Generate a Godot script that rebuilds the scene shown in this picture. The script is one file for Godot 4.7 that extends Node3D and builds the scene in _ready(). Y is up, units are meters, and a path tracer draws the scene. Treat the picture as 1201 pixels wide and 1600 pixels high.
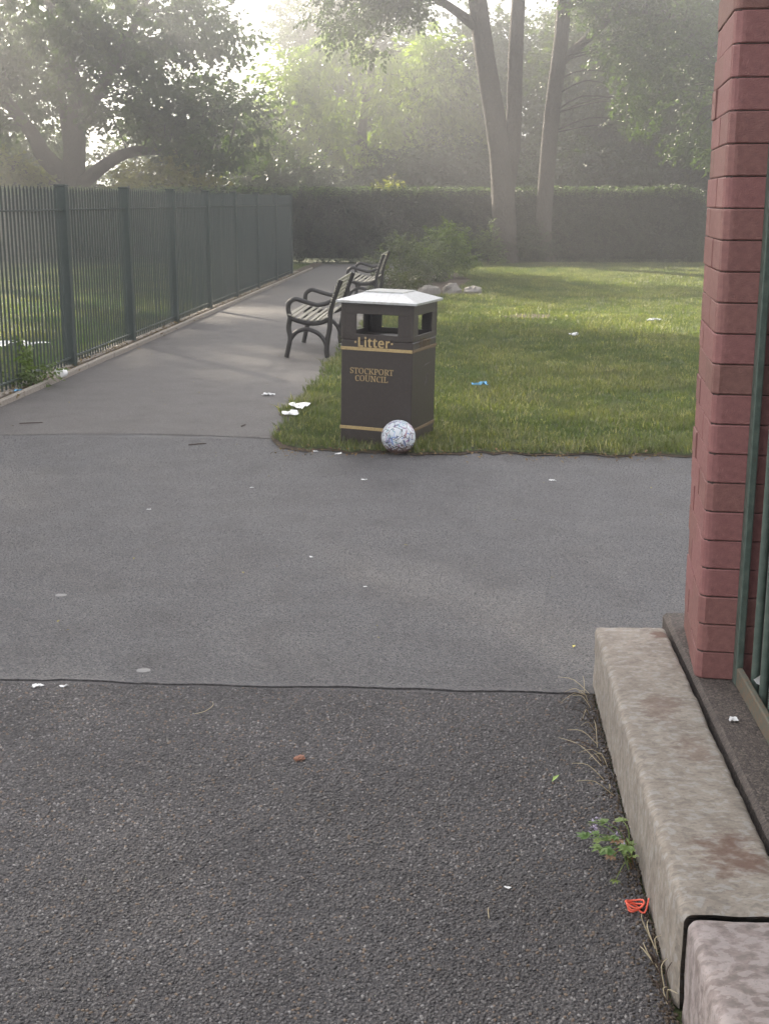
extends Node3D
# A park path on a hazy low-sun morning. World axes: -Z runs along the path, +X to the right, metres.

var rng := RandomNumberGenerator.new()
var taken := {}
var M := {}

# ------------------------------------------------------------------ naming
func numbered(called: String) -> String:
	if not taken.has(called):
		taken[called] = 0
		return called
	taken[called] += 1
	return "%s_%03d" % [called, taken[called]]

func meta(o: Node, label: String, category: String, group := "") -> void:
	o.set_meta("label", label)
	o.set_meta("category", category)
	if group != "":
		o.set_meta("group", group)

func thing(called: String, label: String, category: String, at := Vector3.ZERO, turn := 0.0, group := "") -> Node3D:
	var o := Node3D.new()
	o.name = numbered(called)
	add_child(o)
	o.position = at
	o.rotation.y = turn
	meta(o, label, category, group)
	return o

func inst(called: String, mesh: Mesh, mat: Material, parent: Node, xf := Transform3D.IDENTITY) -> MeshInstance3D:
	var o := MeshInstance3D.new()
	o.mesh = mesh
	if mat:
		o.material_override = mat
	o.transform = xf
	o.name = numbered(called) if parent == self else called
	parent.add_child(o, true)
	return o

func obj(called: String, st: SurfaceTool, mat: Material, parent: Node = self, xf := Transform3D.IDENTITY) -> MeshInstance3D:
	return inst(called, st.commit(), mat, parent, xf)

func structure(called: String, st: SurfaceTool, mat: Material) -> MeshInstance3D:
	var o := obj(called, st, mat)
	o.set_meta("kind", "structure")
	return o

# ------------------------------------------------------------------ shapes
func mb() -> SurfaceTool:
	var st := SurfaceTool.new()
	st.begin(Mesh.PRIMITIVE_TRIANGLES)
	return st

func tri(st: SurfaceTool, a: Vector3, b: Vector3, c: Vector3, out: Vector3) -> void:
	var n := (b - a).cross(c - a)
	if n.length_squared() < 1e-16:
		return
	n = n.normalized()
	if n.dot(out) < 0.0:
		var k := b
		b = c
		c = k
		n = -n
	for v in [a, c, b]:
		st.set_normal(n)
		st.add_vertex(v)

func quad(st: SurfaceTool, a: Vector3, b: Vector3, c: Vector3, d: Vector3, out: Vector3) -> void:
	tri(st, a, b, c, out)
	tri(st, a, c, d, out)

# a box with chamfered edges
func box(st: SurfaceTool, c: Vector3, s: Vector3, ch := 0.0, xf := Transform3D.IDENTITY) -> void:
	var h := s * 0.5
	var k := minf(ch, minf(h.x, minf(h.y, h.z)) * 0.9)
	var v := {}
	for sx in [-1, 1]:
		for sy in [-1, 1]:
			for sz in [-1, 1]:
				v[[sx, sy, sz, 0]] = xf * (c + Vector3(sx * h.x, sy * (h.y - k), sz * (h.z - k)))
				v[[sx, sy, sz, 1]] = xf * (c + Vector3(sx * (h.x - k), sy * h.y, sz * (h.z - k)))
				v[[sx, sy, sz, 2]] = xf * (c + Vector3(sx * (h.x - k), sy * (h.y - k), sz * h.z))
	var b := xf.basis
	for s1 in [-1, 1]:
		quad(st, v[[s1, -1, -1, 0]], v[[s1, 1, -1, 0]], v[[s1, 1, 1, 0]], v[[s1, -1, 1, 0]], b * Vector3(s1, 0, 0))
		quad(st, v[[-1, s1, -1, 1]], v[[1, s1, -1, 1]], v[[1, s1, 1, 1]], v[[-1, s1, 1, 1]], b * Vector3(0, s1, 0))
		quad(st, v[[-1, -1, s1, 2]], v[[1, -1, s1, 2]], v[[1, 1, s1, 2]], v[[-1, 1, s1, 2]], b * Vector3(0, 0, s1))
	if k <= 0.0:
		return
	for s1 in [-1, 1]:
		for s2 in [-1, 1]:
			quad(st, v[[s1, s2, -1, 0]], v[[s1, s2, 1, 0]], v[[s1, s2, 1, 1]], v[[s1, s2, -1, 1]], b * Vector3(s1, s2, 0))
			quad(st, v[[-1, s1, s2, 1]], v[[1, s1, s2, 1]], v[[1, s1, s2, 2]], v[[-1, s1, s2, 2]], b * Vector3(0, s1, s2))
			quad(st, v[[s1, -1, s2, 0]], v[[s1, 1, s2, 0]], v[[s1, 1, s2, 2]], v[[s1, -1, s2, 2]], b * Vector3(s1, 0, s2))
			for s3 in [-1, 1]:
				tri(st, v[[s1, s2, s3, 0]], v[[s1, s2, s3, 1]], v[[s1, s2, s3, 2]], b * Vector3(s1, s2, s3))

# a round tube along points
func tube(st: SurfaceTool, pts: Array, radii: Array, sides := 8, wobble := 0.0, cap := true) -> void:
	var rings := []
	var norms := []
	var up := Vector3(0.31, 0.2, 0.93).normalized()
	for i in pts.size():
		var d: Vector3 = (pts[mini(i + 1, pts.size() - 1)] - pts[maxi(i - 1, 0)]).normalized()
		var u := (up - d * up.dot(d)).normalized()
		up = u
		var w := d.cross(u)
		var ring := []
		var nr := []
		for k in sides:
			var a := TAU * k / sides
			var n := u * cos(a) + w * sin(a)
			var r: float = radii[i]
			if wobble > 0.0:
				r *= 1.0 + wobble * (sin(a * 3.0 + pts[i].y * 1.3) * 0.6 + rng.randf_range(-0.5, 0.5))
			ring.append(pts[i] + n * r)
			nr.append(n)
		rings.append(ring)
		norms.append(nr)
	for i in pts.size() - 1:
		for k in sides:
			var j := (k + 1) % sides
			var q := [[i, k], [i + 1, j], [i, j], [i, k], [i + 1, k], [i + 1, j]]
			for e in q:
				st.set_normal(norms[e[0]][e[1]])
				st.add_vertex(rings[e[0]][e[1]])
	if cap:
		for e in [0, pts.size() - 1]:
			var d2: Vector3 = (pts[0] - pts[1]) if e == 0 else (pts[e] - pts[e - 1])
			for k in sides:
				tri(st, pts[e], rings[e][k], rings[e][(k + 1) % sides], d2)

func smooth(pts: Array, sub := 4) -> Array:
	var out := []
	for i in pts.size() - 1:
		var a = pts[maxi(i - 1, 0)]
		var b = pts[i]
		var c = pts[i + 1]
		var d = pts[mini(i + 2, pts.size() - 1)]
		for k in sub:
			var t := float(k) / sub
			out.append(0.5 * ((2.0 * b) + (c - a) * t + (2.0 * a - 5.0 * b + 4.0 * c - d) * t * t + (3.0 * b - a - 3.0 * c + d) * t * t * t))
	out.append(pts[pts.size() - 1])
	return out

# upright prism of a plan outline (Vector2 = x,z) with chamfered top and bottom rims
func prism(st: SurfaceTool, poly: Array, y0: float, y1: float, ch: float) -> void:
	var mid := Vector2.ZERO
	for p in poly:
		mid += p
	mid /= poly.size()
	var layers := []
	for l in [[y0, ch], [y0 + ch, 0.0], [y1 - ch, 0.0], [y1, ch]]:
		var ring := []
		for p in poly:
			var q: Vector2 = p - (p - mid).normalized() * l[1]
			ring.append(Vector3(q.x, l[0], q.y))
		layers.append(ring)
	var n := poly.size()
	for l in 3:
		for i in n:
			var j := (i + 1) % n
			var m: Vector3 = (layers[l][i] + layers[l][j]) * 0.5 - Vector3(mid.x, 0, mid.y)
			m.y = [-0.05, 0.0, 0.05][l]
			quad(st, layers[l][i], layers[l][j], layers[l + 1][j], layers[l + 1][i], m)
	for i in n:
		var j := (i + 1) % n
		tri(st, Vector3(mid.x, y0, mid.y), layers[0][i], layers[0][j], Vector3.DOWN)
		tri(st, Vector3(mid.x, y1, mid.y), layers[3][i], layers[3][j], Vector3.UP)

# ------------------------------------------------------------------ textures and materials
func noise(seed_: int, freq: float, kind := FastNoiseLite.TYPE_SIMPLEX_SMOOTH, oct := 1) -> FastNoiseLite:
	var n := FastNoiseLite.new()
	n.seed = seed_
	n.frequency = freq
	n.noise_type = kind
	n.fractal_octaves = oct
	n.fractal_type = FastNoiseLite.FRACTAL_FBM if oct > 1 else FastNoiseLite.FRACTAL_NONE
	return n

func cells(seed_: int, freq: float, ret: int) -> FastNoiseLite:
	var n := noise(seed_, freq, FastNoiseLite.TYPE_CELLULAR)
	n.cellular_return_type = ret
	n.cellular_jitter = 0.9
	return n

func seamless(n: FastNoiseLite, w: int) -> Image:
	return n.get_seamless_image(w, w, false, false, 0.12, true)

func texture(im: Image) -> ImageTexture:
	return ImageTexture.create_from_image(im)

func srgb(r: float, g: float, b: float) -> Color:
	return Color(r, g, b).linear_to_srgb()

# colours (linear) blended along a noise, with a second noise stirred in
func ramp_image(a: Image, b: Image, stops: Array, mixb: float) -> Image:
	var w := a.get_width()
	var im := Image.create(w, w, false, Image.FORMAT_RGB8)
	var table := []
	for i in 64:
		var t := i / 63.0 * (stops.size() - 1)
		var k := mini(int(t), stops.size() - 2)
		table.append(stops[k].lerp(stops[k + 1], t - k).linear_to_srgb())
	var da := a.get_data()
	var db := b.get_data()
	var sa := da.size() / (w * w)
	var sb := db.size() / (w * w)
	var out := PackedByteArray()
	out.resize(w * w * 3)
	for i in w * w:
		var v := (da[i * sa] * (1.0 - mixb) + db[i * sb] * mixb) / 255.0
		var c: Color = table[clampi(int(v * 63.0), 0, 63)]
		out[i * 3] = int(c.r * 255.0)
		out[i * 3 + 1] = int(c.g * 255.0)
		out[i * 3 + 2] = int(c.b * 255.0)
	im.set_data(w, w, false, Image.FORMAT_RGB8, out)
	return im

func plain(c: Color, rough := 0.7, metal := 0.0) -> StandardMaterial3D:
	var m := StandardMaterial3D.new()
	m.albedo_color = c.linear_to_srgb()
	m.roughness = rough
	m.metallic = metal
	return m

func mapped(tex: Texture2D, scale: float, rough: float, height: Texture2D = null, cm := 0.0, world := true) -> StandardMaterial3D:
	var m := StandardMaterial3D.new()
	m.albedo_texture = tex
	m.roughness = rough
	m.uv1_triplanar = true
	m.uv1_world_triplanar = world
	m.uv1_scale = Vector3.ONE * scale
	if height:
		m.heightmap_enabled = true
		m.heightmap_texture = height
		m.heightmap_scale = cm
	return m

func leafy(back: Color, rough := 0.5) -> StandardMaterial3D:
	var m := StandardMaterial3D.new()
	m.albedo_color = Color.WHITE
	m.vertex_color_use_as_albedo = true
	m.roughness = rough
	m.backlight_enabled = true
	m.backlight = back
	m.cull_mode = BaseMaterial3D.CULL_DISABLED
	return m

# worn concrete with brown water stains where the block has them; u runs over the section, v along the block
func kerb_material(seed_: int, ca: Color, cb: Color, lichen: Color, cut: float, stains: Array) -> StandardMaterial3D:
	var w := 384
	var h := 1536
	var im := Image.create(w, h, false, Image.FORMAT_RGB8)
	var hm := Image.create(w, h, false, Image.FORMAT_L8)
	var n1 := noise(seed_, 0.012, FastNoiseLite.TYPE_SIMPLEX, 5)
	var n2 := noise(seed_ + 1, 0.09, FastNoiseLite.TYPE_SIMPLEX, 3)
	var n3 := noise(seed_ + 2, 0.03, FastNoiseLite.TYPE_SIMPLEX, 4)
	var r2 := RandomNumberGenerator.new()
	r2.seed = 5
	for y in h:
		for x in w:
			var u := x / float(w)
			var v := y / float(h)
			var a := n1.get_noise_2d(x, y * 0.9)
			var b := n2.get_noise_2d(x, y)
			var d := n3.get_noise_2d(x, y)
			var c := ca.lerp(cb, clampf(0.5 + a * 0.9, 0, 1))
			c *= 1.0 + b * 0.16
			if d > cut:
				c = c.lerp(lichen, clampf((d - cut) * 6.0, 0, 0.5))
			if d < -0.36:
				c = c.lerp(Color(0.12, 0.11, 0.1), clampf((-d - 0.36) * 4.0, 0, 0.4))
			for s in stains:
				var q: float = pow((u - s[0]) / s[2], 2.0) + pow((v - s[1]) / s[3], 2.0) + a * 0.6 + d * 0.35 + b * 0.2
				if q < 1.0:
					c = c.lerp(Color(0.14, 0.085, 0.065), clampf((1.0 - q) * 1.1, 0.0, 1.0) * s[4])
			if r2.randf() < 0.012:
				c *= 0.55
			im.set_pixel(x, y, c.linear_to_srgb())
			var e := clampf(0.55 + b * 0.35 + d * 0.3, 0, 1)
			hm.set_pixel(x, y, Color(e, e, e))
	var m := StandardMaterial3D.new()
	m.albedo_texture = texture(im)
	m.roughness = 0.88
	m.heightmap_enabled = true
	m.heightmap_texture = texture(hm)
	m.heightmap_scale = 0.14
	return m

func broad_patches(m: StandardMaterial3D, im: Image) -> void:
	m.detail_enabled = true
	m.detail_blend_mode = BaseMaterial3D.BLEND_MODE_MUL
	m.detail_albedo = texture(im)
	m.detail_uv_layer = BaseMaterial3D.DETAIL_UV_2

func make_materials() -> void:
	# asphalt with chippings: one cell for each stone
	var hc := seamless(cells(11, 0.15, FastNoiseLite.RETURN_DISTANCE), 1024)
	var cc := seamless(cells(11, 0.15, FastNoiseLite.RETURN_CELL_VALUE), 1024)
	var fine := seamless(noise(5, 0.22, FastNoiseLite.TYPE_SIMPLEX, 3), 1024)
	var soft := seamless(noise(6, 0.012, FastNoiseLite.TYPE_SIMPLEX_SMOOTH, 4), 1024)
	var chips := ramp_image(cc, fine, [Color(0.028, 0.027, 0.029), Color(0.045, 0.043, 0.046), Color(0.062, 0.058, 0.061), Color(0.088, 0.078, 0.076), Color(0.125, 0.118, 0.118)], 0.35)
	var hmix := Image.create(1024, 1024, false, Image.FORMAT_L8)
	var d1 := hc.get_data()
	var d2 := fine.get_data()
	var o := PackedByteArray()
	o.resize(1024 * 1024)
	for i in 1024 * 1024:
		o[i] = clampi(int(255.0 - d1[i] * 0.8 + (d2[i] - 128) * 0.3), 0, 255)
	hmix.set_data(1024, 1024, false, Image.FORMAT_L8, o)
	var patch := ramp_image(soft, fine, [Color(0.62, 0.6, 0.6), Color(0.86, 0.84, 0.84), Color(1, 1, 1), Color(1, 0.97, 0.93)], 0.1)
	M.coarse = mapped(texture(chips), 1.0, 0.72, texture(hmix), 0.42)
	broad_patches(M.coarse, patch)
	# finer, older asphalt
	var c2 := seamless(cells(21, 0.2, FastNoiseLite.RETURN_CELL_VALUE), 1024)
	var fineasp := ramp_image(c2, fine, [Color(0.025, 0.025, 0.027), Color(0.05, 0.049, 0.052), Color(0.075, 0.074, 0.077), Color(0.11, 0.105, 0.104), Color(0.2, 0.188, 0.18)], 0.42)
	M.fine = mapped(texture(fineasp), 0.72, 0.66, texture(hmix), 0.3)
	broad_patches(M.fine, patch)
	var pathasp := ramp_image(c2, fine, [Color(0.035, 0.032, 0.031), Color(0.072, 0.066, 0.064), Color(0.105, 0.097, 0.094), Color(0.19, 0.175, 0.165)], 0.42)
	M.path = mapped(texture(pathasp), 0.72, 0.68, texture(hmix), 0.3)
	broad_patches(M.path, patch)
	# soils and turf
	var n3 := seamless(noise(31, 0.03, FastNoiseLite.TYPE_SIMPLEX, 5), 512)
	var n4 := seamless(noise(32, 0.12, FastNoiseLite.TYPE_SIMPLEX, 3), 512)
	M.turf = mapped(texture(ramp_image(n3, n4, [Color(0.03, 0.032, 0.012), Color(0.05, 0.062, 0.02), Color(0.065, 0.085, 0.026), Color(0.11, 0.1, 0.045)], 0.5)), 0.8, 0.95, texture(n4), 1.0)
	M.soil = mapped(texture(ramp_image(n3, n4, [Color(0.04, 0.028, 0.018), Color(0.075, 0.054, 0.036), Color(0.12, 0.085, 0.058), Color(0.16, 0.125, 0.09)], 0.6)), 1.4, 0.95, texture(n4), 1.5)
	# concrete with lichen, grit and rust-coloured stains
	var n5 := seamless(noise(41, 0.02, FastNoiseLite.TYPE_SIMPLEX, 5), 1024)
	var n6 := seamless(noise(42, 0.18, FastNoiseLite.TYPE_SIMPLEX, 2), 1024)
	M.concrete = mapped(texture(ramp_image(n5, n6, [Color(0.13, 0.115, 0.1), Color(0.22, 0.2, 0.175), Color(0.27, 0.245, 0.215), Color(0.33, 0.305, 0.275), Color(0.42, 0.4, 0.38)], 0.42)), 1.6, 0.9, texture(n6), 0.16)
	# stains: u over the section, v along the block, half width, half length, strength
	M.kerb = kerb_material(141, Color(0.225, 0.195, 0.165), Color(0.285, 0.252, 0.215), Color(0.34, 0.335, 0.325), 0.3, [[0.54, 0.87, 0.13, 0.06, 0.9], [0.63, 0.05, 0.07, 0.02, 0.95], [0.5, 0.4, 0.1, 0.06, 0.5], [0.56, 0.56, 0.09, 0.05, 0.45]])
	M.kerb2 = kerb_material(161, Color(0.2, 0.165, 0.155), Color(0.29, 0.245, 0.235), Color(0.38, 0.34, 0.33), 0.08, [])
	var stain := seamless(noise(47, 0.006, FastNoiseLite.TYPE_SIMPLEX_SMOOTH, 4), 1024)
	broad_patches(M.concrete, ramp_image(stain, n6, [Color(0.62, 0.44, 0.36), Color(0.8, 0.66, 0.58), Color(0.97, 0.93, 0.88), Color(1, 1, 1), Color(0.92, 0.95, 0.97)], 0.16))
	M.grit = mapped(texture(ramp_image(cc, fine, [Color(0.03, 0.026, 0.024), Color(0.06, 0.05, 0.045), Color(0.1, 0.08, 0.07), Color(0.2, 0.17, 0.15)], 0.3)), 1.1, 0.85, texture(hmix), 0.4)
	# painted brick
	for k in 4:
		var t: float = [1.0, 0.88, 1.1, 0.95][k]
		var g: float = [1.0, 1.05, 0.94, 0.98][k]
		var n7 := seamless(noise(60 + k, 0.02, FastNoiseLite.TYPE_SIMPLEX, 5), 512)
		M["brick%d" % k] = mapped(texture(ramp_image(n7, n4, [Color(0.14 * t, 0.06 * t * g, 0.055 * t), Color(0.205 * t, 0.09 * t * g, 0.082 * t), Color(0.235 * t, 0.105 * t * g, 0.095 * t), Color(0.3 * t, 0.16 * t * g, 0.145 * t)], 0.35)), 3.0, 0.62, texture(n4), 0.12, false)
	M.mortar = mapped(texture(ramp_image(n3, n4, [Color(0.02, 0.014, 0.013), Color(0.045, 0.03, 0.027), Color(0.075, 0.05, 0.045)], 0.5)), 3.0, 0.95)
	# metals
	var n8 := seamless(noise(71, 0.016, FastNoiseLite.TYPE_SIMPLEX, 5), 512)
	M.rail_green = mapped(texture(ramp_image(n8, n4, [Color(0.1, 0.055, 0.03), Color(0.055, 0.08, 0.066), Color(0.07, 0.1, 0.085), Color(0.1, 0.13, 0.11), Color(0.15, 0.11, 0.07)], 0.3)), 2.5, 0.5)
	M.rail_rust = mapped(texture(ramp_image(n8, n4, [Color(0.04, 0.06, 0.05), Color(0.1, 0.12, 0.1), Color(0.16, 0.1, 0.06), Color(0.24, 0.19, 0.14)], 0.5)), 4.0, 0.75, texture(n4), 0.2)
	M.park_rail = mapped(texture(ramp_image(n8, n4, [Color(0.025, 0.036, 0.032), Color(0.034, 0.048, 0.044), Color(0.05, 0.062, 0.056)], 0.4)), 2.0, 0.45)
	M.sheet = mapped(texture(ramp_image(n8, n4, [Color(0.008, 0.011, 0.009), Color(0.014, 0.018, 0.015), Color(0.03, 0.032, 0.026)], 0.4)), 2.0, 0.7)
	M.iron = mapped(texture(ramp_image(n8, n4, [Color(0.03, 0.015, 0.01), Color(0.014, 0.013, 0.013), Color(0.02, 0.02, 0.02)], 0.3)), 5.0, 0.42, texture(n4), 0.05)
	M.slat = mapped(texture(ramp_image(n8, n4, [Color(0.2, 0.18, 0.14), Color(0.32, 0.3, 0.25), Color(0.4, 0.38, 0.33)], 0.4)), 6.0, 0.38)
	M.bin = mapped(texture(ramp_image(n8, n4, [Color(0.045, 0.03, 0.024), Color(0.03, 0.023, 0.02), Color(0.038, 0.029, 0.025), Color(0.06, 0.046, 0.04)], 0.4)), 3.0, 0.45, texture(n4), 0.04, false)
	M.bin_inside = plain(Color(0.02, 0.018, 0.017), 0.8)
	M.bin_roof = mapped(texture(ramp_image(n8, n4, [Color(0.3, 0.27, 0.23), Color(0.46, 0.47, 0.48), Color(0.52, 0.54, 0.56)], 0.35)), 3.0, 0.36, null, 0.0, false)
	M.bin_roof.metallic = 0.55
	M.gold = mapped(texture(ramp_image(n8, n4, [Color(0.22, 0.15, 0.07), Color(0.38, 0.28, 0.13), Color(0.42, 0.32, 0.16)], 0.4)), 5.0, 0.45, null, 0.0, false)
	M.gold_worn = plain(Color(0.12, 0.08, 0.04), 0.6)
	M.scratch = plain(Color(0.11, 0.095, 0.085), 0.7)
	# wood and leaf
	var bn := noise(81, 0.03, FastNoiseLite.TYPE_SIMPLEX, 5)
	var bark := seamless(bn, 512)
	M.bark = mapped(texture(ramp_image(bark, n4, [Color(0.03, 0.024, 0.02), Color(0.065, 0.053, 0.045), Color(0.1, 0.083, 0.07), Color(0.15, 0.13, 0.105)], 0.4)), 1.0, 0.9, texture(bark), 3.0)
	M.bark.uv1_scale = Vector3(1.6, 0.5, 1.6)
	M.twig = plain(Color(0.05, 0.04, 0.032), 0.9)
	M.leaf = leafy(Color(0.9, 1.0, 0.45), 0.42)
	M.leaf_dark = leafy(Color(0.7, 0.8, 0.35), 0.45)
	M.blade = leafy(Color(0.85, 0.95, 0.5), 0.5)
	M.chip = StandardMaterial3D.new()
	M.chip.vertex_color_use_as_albedo = true
	M.chip.roughness = 0.55
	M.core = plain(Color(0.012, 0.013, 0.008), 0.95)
	M.paper = plain(Color(0.72, 0.72, 0.72), 0.8)
	M.paper_blue = plain(Color(0.2, 0.5, 0.8), 0.6)
	M.gum = plain(Color(0.22, 0.215, 0.21), 0.8)
	M.straw = plain(Color(0.42, 0.36, 0.24), 0.8)
	M.stick = plain(Color(0.06, 0.04, 0.03), 0.9)
	M.pebble = mapped(texture(ramp_image(n3, n4, [Color(0.2, 0.09, 0.06), Color(0.36, 0.18, 0.12)], 0.5)), 12.0, 0.7)
	M.wrapper = plain(Color(0.75, 0.12, 0.07), 0.45)
	M.stone = mapped(texture(ramp_image(n5, n6, [Color(0.12, 0.11, 0.1), Color(0.24, 0.22, 0.2), Color(0.36, 0.34, 0.32)], 0.5)), 2.0, 0.9, texture(n6), 0.6)

# ------------------------------------------------------------------ ground sheets
func outline_sheet(poly: Array, y: float) -> SurfaceTool:
	var st := mb()
	var p := PackedVector2Array(poly)
	var idx := Geometry2D.triangulate_polygon(p)
	for k in range(0, idx.size(), 3):
		var t := []
		for e in 3:
			t.append(Vector3(p[idx[k + e]].x, y, p[idx[k + e]].y))
		var n: Vector3 = (t[1] - t[0]).cross(t[2] - t[0])
		if n.y > 0.0:
			t = [t[0], t[2], t[1]]
		for v in t:
			st.set_normal(Vector3.UP)
			st.set_uv(Vector2(v.x, v.z))
			st.set_uv2(Vector2(v.x, v.z) * 0.21 + Vector2(0.13, 0.4))
			st.add_vertex(v)
	return st

func rough_line(a: Vector2, b: Vector2, step: float, amp: float, n: FastNoiseLite) -> Array:
	var out := []
	var d := a.distance_to(b)
	var k := maxi(1, int(d / step))
	var side := (b - a).normalized().orthogonal()
	for i in k:
		var p := a.lerp(b, float(i) / k)
		out.append(p + side * n.get_noise_2d(p.x * 10.0, p.y * 10.0) * amp)
	return out

var lawn_poly: PackedVector2Array
var bed_poly: PackedVector2Array

func build_ground() -> void:
	rng.seed = 501
	structure("ground", outline_sheet([Vector2(-140, 40), Vector2(140, 40), Vector2(140, -160), Vector2(-140, -160)], -0.03), M.turf)
	var n := noise(3, 0.2, FastNoiseLite.TYPE_SIMPLEX, 3)
	# far path, between fence edging and lawn
	var path := [Vector2(-3.62, -8.45), Vector2(-3.62, -33.0)]
	path += [Vector2(-0.6, -33.0), Vector2(-0.9, -29.2), Vector2(-1.05, -29.0), Vector2(-1.05, -8.0)]
	path += [Vector2(-1.264, -8.43), Vector2(-1.7, -8.52), Vector2(-2.2, -8.56), Vector2(-2.7, -8.53), Vector2(-3.15, -8.46)]
	structure("path", outline_sheet(path, -0.0062), M.path)
	# old fine asphalt in front of the lawn
	var edge := rough_line(Vector2(-3.62, -3.965), Vector2(0.43, -3.945), 0.03, 0.012, noise(8, 0.25, FastNoiseLite.TYPE_SIMPLEX, 2))
	edge.append(Vector2(0.43, -3.945))
	var yard := [Vector2(-3.62, -8.6), Vector2(-0.9, -8.6), Vector2(-0.9, -8.2), Vector2(24, -8.2), Vector2(24, -3.0), Vector2(0.66, -3.0), Vector2(0.66, -3.96)]
	for i in range(edge.size() - 1, -1, -1):
		yard.append(edge[i] + Vector2(0, -0.002 - 0.008 * absf(n.get_noise_2d(i * 3.0, 5.0))))
	var ys := outline_sheet(yard, -0.009)
	for i in range(7, yard.size() - 1):
		var a := Vector3(yard[i].x, -0.009, yard[i].y)
		var b := Vector3(yard[i + 1].x, -0.009, yard[i + 1].y)
		ys.set_uv2(Vector2.ZERO)
		quad(ys, a, b, b - Vector3(0, 0.03, 0), a - Vector3(0, 0.03, 0), Vector3(0, 0, 1))
	structure("asphalt_yard", ys, M.fine)
	# newer coarse asphalt nearest to the camera: a low step with a ragged edge
	var near := edge.duplicate()
	near += [Vector2(0.43, 3.0), Vector2(-3.62, 3.0)]
	var st := outline_sheet(near, -0.014)
	structure("coarse_asphalt", st, M.coarse)
	# lawn
	var ln := noise(9, 0.35, FastNoiseLite.TYPE_SIMPLEX, 3)
	var lp := rough_line(Vector2(24, -7.6), Vector2(-1.0, -8.02), 0.07, 0.1, ln)
	lp += [Vector2(-1.0, -8.02), Vector2(-1.15, -8.16), Vector2(-1.25, -8.36)]
	lp += rough_line(Vector2(-1.28, -8.5), Vector2(-1.36, -28.8), 0.1, 0.1, ln)
	lp += [Vector2(-1.3, -28.9), Vector2(-0.9, -29.6), Vector2(-0.6, -33.2), Vector2(24, -33.4)]
	lawn_poly = PackedVector2Array(lp)
	var rim := []
	for p in lp:
		rim.append(p + Vector2(-0.02 - 0.04 * absf(n.get_noise_2d(p.y * 30.0, p.x * 30.0)) if p.x < -1.1 else 0.0, (0.025 + 0.05 * absf(n.get_noise_2d(p.x * 30.0, 7.0))) if p.y > -8.3 else 0.0))
	structure("lawn_rim_soil", outline_sheet(rim, -0.0025), M.soil)
	var lawn := outline_sheet(lp, 0.0015)
	structure("lawn", lawn, M.turf)
	# verge of bare soil along the fence, with a low edging
	structure("soil_verge", outline_sheet([Vector2(-3.9, 3), Vector2(-3.9, -33), Vector2(-3.6, -33), Vector2(-3.6, 3)], 0.008), M.soil)
	bed_poly = PackedVector2Array([Vector2(-1.5, -21.2), Vector2(-1.55, -28.0), Vector2(-0.9, -29.0), Vector2(-0.2, -28.4), Vector2(0.1, -26), Vector2(-0.2, -22.6), Vector2(-0.6, -21.3)])
	structure("soil_bed", outline_sheet(Array(bed_poly), 0.02), M.soil)
	structure("bare_patch", outline_sheet([Vector2(0.45, -17.6), Vector2(0.8, -18.1), Vector2(1.25, -17.9), Vector2(1.2, -17.5), Vector2(0.8, -17.4)], 0.02), M.soil)
	# edging of the verge: thin concrete strips set end to end
	var e0 := thing("path_edging", "thin pale concrete edging between the path and the fence verge", "edging", Vector3(-3.61, 0, 0))
	var z := -2.0
	while z > -30.0:
		var s2 := mb()
		box(s2, Vector3(rng.randf_range(-0.006, 0.006), 0.012, z - 0.455), Vector3(0.045, 0.06, 0.9), 0.008)
		obj("edging_strip", s2, M.concrete, e0)
		z -= 0.912

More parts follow.
